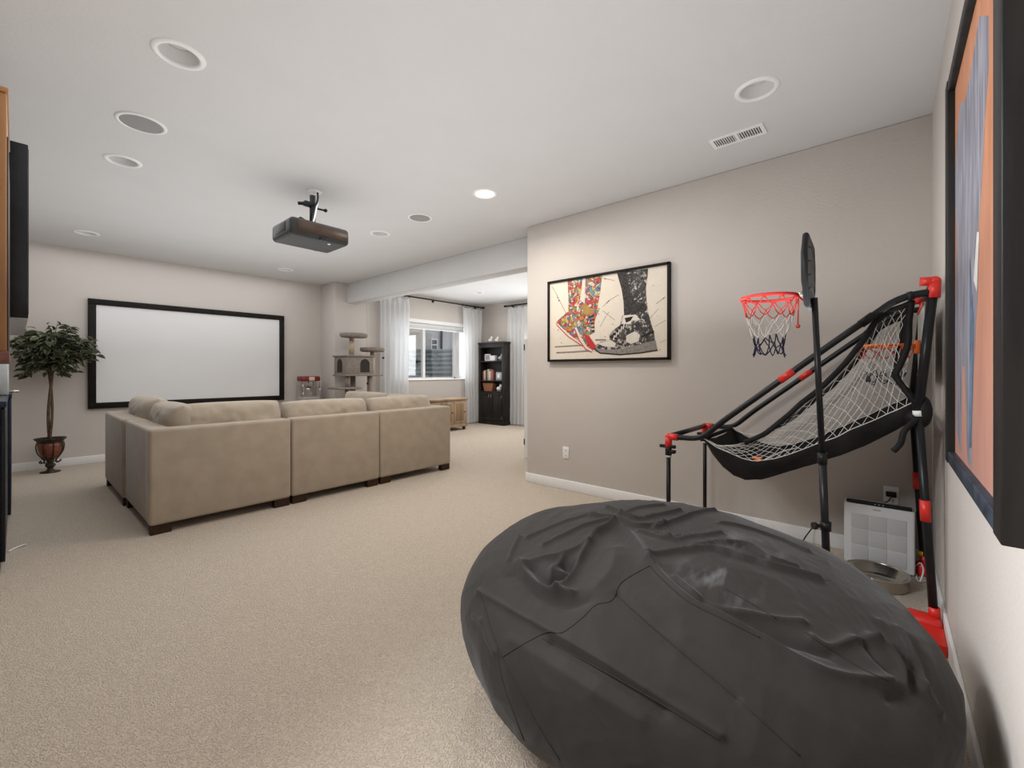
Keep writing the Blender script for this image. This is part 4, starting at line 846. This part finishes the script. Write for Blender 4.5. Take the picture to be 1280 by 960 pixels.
# ------------------------------------------------------------------ wooden chest
M['rustic'] = mat('rustic_pine', (.20, .125, .07), .6, var=.3, vscale=6, stretch=(1, 1, .15), col2=(.36, .25, .155), bump=.2, bscale=40); M['rustic2'] = mat('rustic_pine_dark', (.12, .07, .035), .6, vscale=6, stretch=(1, 1, .12), col2=(.25, .155, .08))
hx0, hx1, hy0, hy1 = 4.95, 5.97, 6.40, 6.84
r = thing('wooden_chest', 'low rustic wooden cabinet standing below the recessed window', 'cabinet', ((hx0+hx1)/2, (hy0+hy1)/2, 0))
bx(hx0, hx1, hy0, hy1, .09, .60, bev=.006).build('body', M['rustic'], r); bx(hx0-.025, hx1+.025, hy0-.03, hy1+.01, .60, .635, bev=.008).build('top', M['rustic'], r)
bx(hx0-.01, hx1+.01, hy0-.012, hy1, .07, .115, bev=.005).build('plinth', M['rustic'], r)
for k in range(3):
    a = hx0+.05+k*.32; dr = bx(a, a+.28, hy0-.012, hy0+.005, .15, .57, bev=.004).build('door', M['rustic'], r)
    for j in range(4): bx(a+.035+j*.053, a+.083+j*.053, hy0-.016, hy0-.008, .19, .53, bev=.002).build('plank', M['rustic2'], dr)
    MB().ell((a+.255, hy0-.025, .36), (.012, .014, .012), 10).build('knob', M['black'], dr)
for x in (hx0+.04, hx1-.04):
    for y in (hy0+.04, hy1-.04): MB().lathe([(0, 0), (.022, 0), (.034, .03), (.028, .07), (0, .075)], (x, y, 0), 14).build('foot', M['darkwood'], r)
# ------------------------------------------------------------------ bookcase
M['espresso'] = mat('black_brown_wood', (.022, .019, .017), .45, var=.35, vscale=8, stretch=(1, 1, .15))
kx0, kx1, ky0, ky1, kz = 6.86, 7.06, 6.19, 6.95, 1.79
r = thing('bookcase', 'tall black wooden bookcase with open shelves above two doors', 'bookcase', ((kx0+kx1)/2, (ky0+ky1)/2, 0))
bx(kx1-.015, kx1, ky0, ky1, .04, kz).build('back', M['espresso'], r)
for y in (ky0, ky1-.03): bx(kx0, kx1, y, y+.03, 0, kz, bev=.003).build('side', M['espresso'], r)
bx(kx0-.02, kx1, ky0-.02, ky1+.02, kz-.02, kz+.02, bev=.006).build('top', M['espresso'], r); bx(kx0-.01, kx0+.012, ky0, ky1, kz-.1, kz-.02, bev=.004).build('top_rail', M['espresso'], r)
for y in (ky0, ky1-.055): bx(kx0-.01, kx0+.008, y, y+.055, .08, kz-.1, bev=.003).build('face_stile', M['espresso'], r)
SHZ = (.73, .97, 1.40)
for z in SHZ: bx(kx0-.004, kx1-.015, ky0+.03, ky1-.03, z-.028, z, bev=.003).build('shelf', M['espresso'], r)
bx(kx0-.012, kx1, ky0-.008, ky1+.008, 0, .085, bev=.004).build('plinth', M['espresso'], r)
for y0_, y1_, hy_ in ((ky0+.058, 6.568, 6.54), (6.572, ky1-.058, 6.60)):
    dr = bx(kx0-.012, kx0+.006, y0_, y1_, .09, .70, bev=.003).build('door', M['espresso'], r)
    for a in ((y0_, y1_, .09, .15), (y0_, y1_, .64, .70), (y0_, y0_+.055, .15, .64), (y1_-.055, y1_, .15, .64)): bx(kx0-.02, kx0-.01, a[0], a[1], a[2], a[3], bev=.002).build('door_rail', M['espresso'], dr)
    MB().tube(smooth_pts([(kx0-.02, hy_, .58), (kx0-.045, hy_, .60), (kx0-.045, hy_, .64), (kx0-.02, hy_, .66)]), .005, 6).build('handle', M['metal'], dr)
for z in (.16, .62): bx(kx0-.02, kx0-.011, ky0+.048, ky0+.062, z-.03, z+.03).build('hinge', M['metal'], r)
cer = mat('white_ceramic', (.7, .69, .67), .35, var=.02); cop = mat('woven_copper', (.26, .10, .05), .7, var=.25, vscale=90, bump=.5, bscale=90); gre = mat('blue_grey_tin', (.30, .32, .35), .5, var=.1)
def figurine(label, y, z, s, m, grp='small ornaments on the bookcase'):
    x = kx0+.07
    r = thing('figurine', label, 'ornament', (x, y, z), grp)
    MB().ell((x, y, z+.45*s), (.3*s, .55*s, .36*s), 14).cyl((x, y-.25*s, z), (x, y-.25*s, z+.3*s), .1*s, n=8).cyl((x, y+.25*s, z), (x, y+.25*s, z+.3*s), .1*s, n=8).build('body', m, r)
    MB().ell((x-.02, y-.5*s, z+.85*s), (.24*s, .26*s, .26*s), 12).ell((x-.02, y-.62*s, z+1.1*s), (.06*s, .07*s, .14*s), 8).ell((x-.02, y-.38*s, z+1.1*s), (.06*s, .07*s, .14*s), 8).build('head', m, r)
figurine('white animal figurine on top of the bookcase, the larger one', 6.66, kz+.02, .11, cer); figurine('white animal figurine on top of the bookcase, the smaller one', 6.47, kz+.02, .095, cer)
fr = thing('photo_frame', 'white photo frame on the top bookcase shelf', 'photo frame', (kx0+.08, 6.74, 1.40))
for a in ((6.66, 6.83, 1.40, 1.42), (6.66, 6.83, 1.53, 1.55), (6.66, 6.68, 1.42, 1.53), (6.81, 6.83, 1.42, 1.53)): bx(kx0+.06, kx0+.08, *a, bev=.002).build('frame_rail', cer, fr)
bx(kx0+.066, kx0+.078, 6.67, 6.82, 1.41, 1.54).build('photo', gre, fr)
bxo = thing('keepsake_box', 'white lidded box on the top bookcase shelf', 'box', (kx0+.07, 6.56, 1.40)); bx(kx0+.03, kx0+.11, 6.49, 6.63, 1.40, 1.49, bev=.004).build('box_body', cer, bxo); bx(kx0+.026, kx0+.114, 6.486, 6.634, 1.49, 1.515, bev=.004).build('lid', cer, bxo)
figurine('grey horse ornament on the top bookcase shelf', 6.36, 1.40, .12, mat('grey_stone', (.35, .34, .33), .6))
bk_cols = [(.30, .06, .045), (.55, .48, .38), (.10, .06, .05), (.50, .40, .28), (.6, .55, .47), (.35, .16, .09), (.16, .05, .05)]
bk_lab = ['dark red book', 'cream book', 'dark brown book', 'tan book', 'ivory book', 'russet book', 'maroon book']
y = 6.86
for i, c in enumerate(bk_cols):
    wd = .035+.012*(i % 3); hh = .2+.03*((i*5) % 4)/2
    b = thing('book', bk_lab[i]+' standing upright on the middle bookcase shelf', 'book', (kx0+.07, y-wd/2, .97), 'books on the middle shelf')
    m = mat('book_cover', c, .6, var=.1)
    bx(kx0+.03, kx0+.15, y-wd, y-wd+.004, .97, .97+hh).build('cover', m, b); bx(kx0+.03, kx0+.15, y-.004, y, .97, .97+hh).build('cover', m, b); bx(kx0+.028, kx0+.034, y-wd, y, .97, .97+hh, bev=.001).build('spine', m, b); bx(kx0+.034, kx0+.146, y-wd+.004, y-.004, .973, .97+hh-.004).build('pages', M['paper'], b)
    y -= wd+.004
tn = thing('storage_tin', 'blue grey tin with dark lid at the end of the middle bookcase shelf', 'tin', (kx0+.08, 6.36, .97)); bx(kx0+.02, kx0+.14, 6.28, 6.45, .97, 1.15, bev=.01).build('tin_body', gre, tn); bx(kx0+.016, kx0+.144, 6.276, 6.454, 1.15, 1.185, bev=.008).build('lid', M['black'], tn); bx(kx0+.014, kx0+.02, 6.33, 6.40, 1.02, 1.11).build('label_plate', cer, tn)
bs = thing('copper_basket', 'copper brown woven basket on the lowest bookcase shelf', 'basket', (kx0+.08, 6.68, .73))
MB().prism([(kx0+.02, 6.57, .73), (kx0+.02, 6.80, .73), (kx0+.01, 6.84, .90), (kx0+.01, 6.53, .90)], (.13, 0, 0)).build('basket_body', cop, bs); MB().tube([(kx0+.01, 6.53, .90), (kx0+.01, 6.84, .90), (kx0+.14, 6.84, .90), (kx0+.14, 6.53, .90)], .008, 6, closed=True).build('basket_rim', cop, bs)
figurine('white figurine on the lowest bookcase shelf beside the basket', 6.40, .73, .13, cer)
# ------------------------------------------------------------------ far room door leaf
d = bpy.data.objects.new('door_1', None); COL.objects.link(d); ORG[d.name] = (4.52, 3.3, 0); d.location = (4.52, 3.3, 0); d['kind'] = 'structure'
bx(4.48, 4.515, 2.91, 3.68, .012, 2.04, bev=.002).build('door_leaf', M['trim'], d)
for z in (.225, 1.49): bx(4.474, 4.484, 3.668, 3.682, z-.04, z+.04).build('hinge', M['black'], d)
MB().cyl((4.44, 3.0, .95), (4.48, 3.0, .95), .012, n=10).ell((4.43, 3.0, .95), (.022, .026, .026), 12).build('door_handle', M['metal'], d)
# ------------------------------------------------------------------ left wall: wooden cabinet, TV, low cabinets
M['oak'] = mat('rustic_orange_wood', (.20, .085, .025), .55, vscale=5, stretch=(1, 1, .12), col2=(.36, .17, .055), bump=.3, bscale=30)
r = thing('wall_cabinet', 'rustic orange wooden wall cabinet beside the television', 'cabinet', (-.22, 2.5, 1.20))
bx(XL, -.055, 2.22, 2.78, 1.235, 2.09).build('body', M['oak'], r)
for k in range(6): bx(XL+.002+k*.06, XL+.06+k*.06, 2.2, 2.222, 1.235, 2.09, bev=.002).build('plank', M['oak'], r)
bx(-.056, -.018, 2.198, 2.78, 1.235, 2.09, bev=.004).build('edge_trim', M['oak'], r); bx(-.026, -.0145, 2.205, 2.78, 1.24, 1.95, bev=.003).build('front_strip', M['darkwood'], r)
bx(XL, -.014, 2.19, 2.79, 2.09, 2.105, bev=.003).build('top_board', M['oak'], r); bx(XL, -.012, 2.19, 2.80, 1.20, 1.235, bev=.004).build('bottom_board', mat('red_brown_wood', (.12, .04, .022), .5, var=.2), r)
r = thing('television', 'thin black television mounted high on the wall above the low cabinets', 'television', (XL, 3.8, 1.42))
bx(-.03, .041, 3.05, 4.5, 1.42, 2.235, bev=.004).build('housing', M['black'], r); bx(.041, .0425, 3.065, 4.485, 1.44, 2.22).build('screen', mat('tv_glass', (.008, .008, .009), .1), r)
bx(-.028, .039, 3.06, 4.49, 1.414, 1.4205).build('underside_panel', mat('pale_lit_underside', (.42, .45, .48), .35), r)  # pale colour stands in for light caught on the underside of the set
bx(XL, -.03, 3.6, 3.95, 1.65, 2.0).build('wall_mount', M['black'], r)
M['navy'] = mat('navy_paint', (.014, .022, .038), .35, var=.15); M['navyd'] = mat('black_navy_paint', (.010, .011, .014), .35, var=.15)
for lab, y0_, y1_, xf, mm in (('black low cabinet standing below the television', 3.87, 5.05, -.037, 'navyd'), ('navy low cabinet standing between the black low cabinet and the potted tree', 5.1, 6.2, -.02, 'navy')):
    r = thing('low_cabinet', lab, 'cabinet', ((XL+xf)/2, (y0_+y1_)/2, 0), 'low cabinets along the television wall')
    bx(XL+.02, xf-.02, y0_, y1_, .0, .96, bev=.003).build('body', M[mm], r); bx(XL+.02, xf+.004, y0_-.001, y1_+.004, .96, .995, bev=.004).build('countertop', M['navy'], r)
    n = 2
    for k in range(n):
        a = y0_+.01+k*(y1_-y0_-.02)/n; b = a+(y1_-y0_-.02)/n-.006
        dr = bx(xf-.02, xf, a, b, .06, .95, bev=.003).build('door', M[mm], r)
r = thing('drinks_dispenser', 'small silver dispenser with a side tap on the black low cabinet', 'dispenser', (-.15, 4.92, .995))
bx(-.26, -.03, 4.8, 5.02, .995, 1.235, bev=.01).build('body', mat('brushed_silver', (.5, .53, .55), .35, metal=.4), r); bx(-.265, -.025, 4.795, 5.025, 1.235, 1.26, bev=.006).build('lid', M['white'], r)
MB().cyl((-.035, 4.9, 1.0+.02), (.02, 4.9, 1.02), .009, n=10).build('tap', M['metal'], r)
tag(MB().tube(smooth_pts([(-.03, 4.28, .006), (.0, 4.33, .006), (.03, 4.36, .006), (.05, 4.36, .006)]), .006, 6).build('loose_cord', M['white'], base=(0, 4.3, 0)), 'white cord end lying on the carpet by the low cabinets', 'cord')
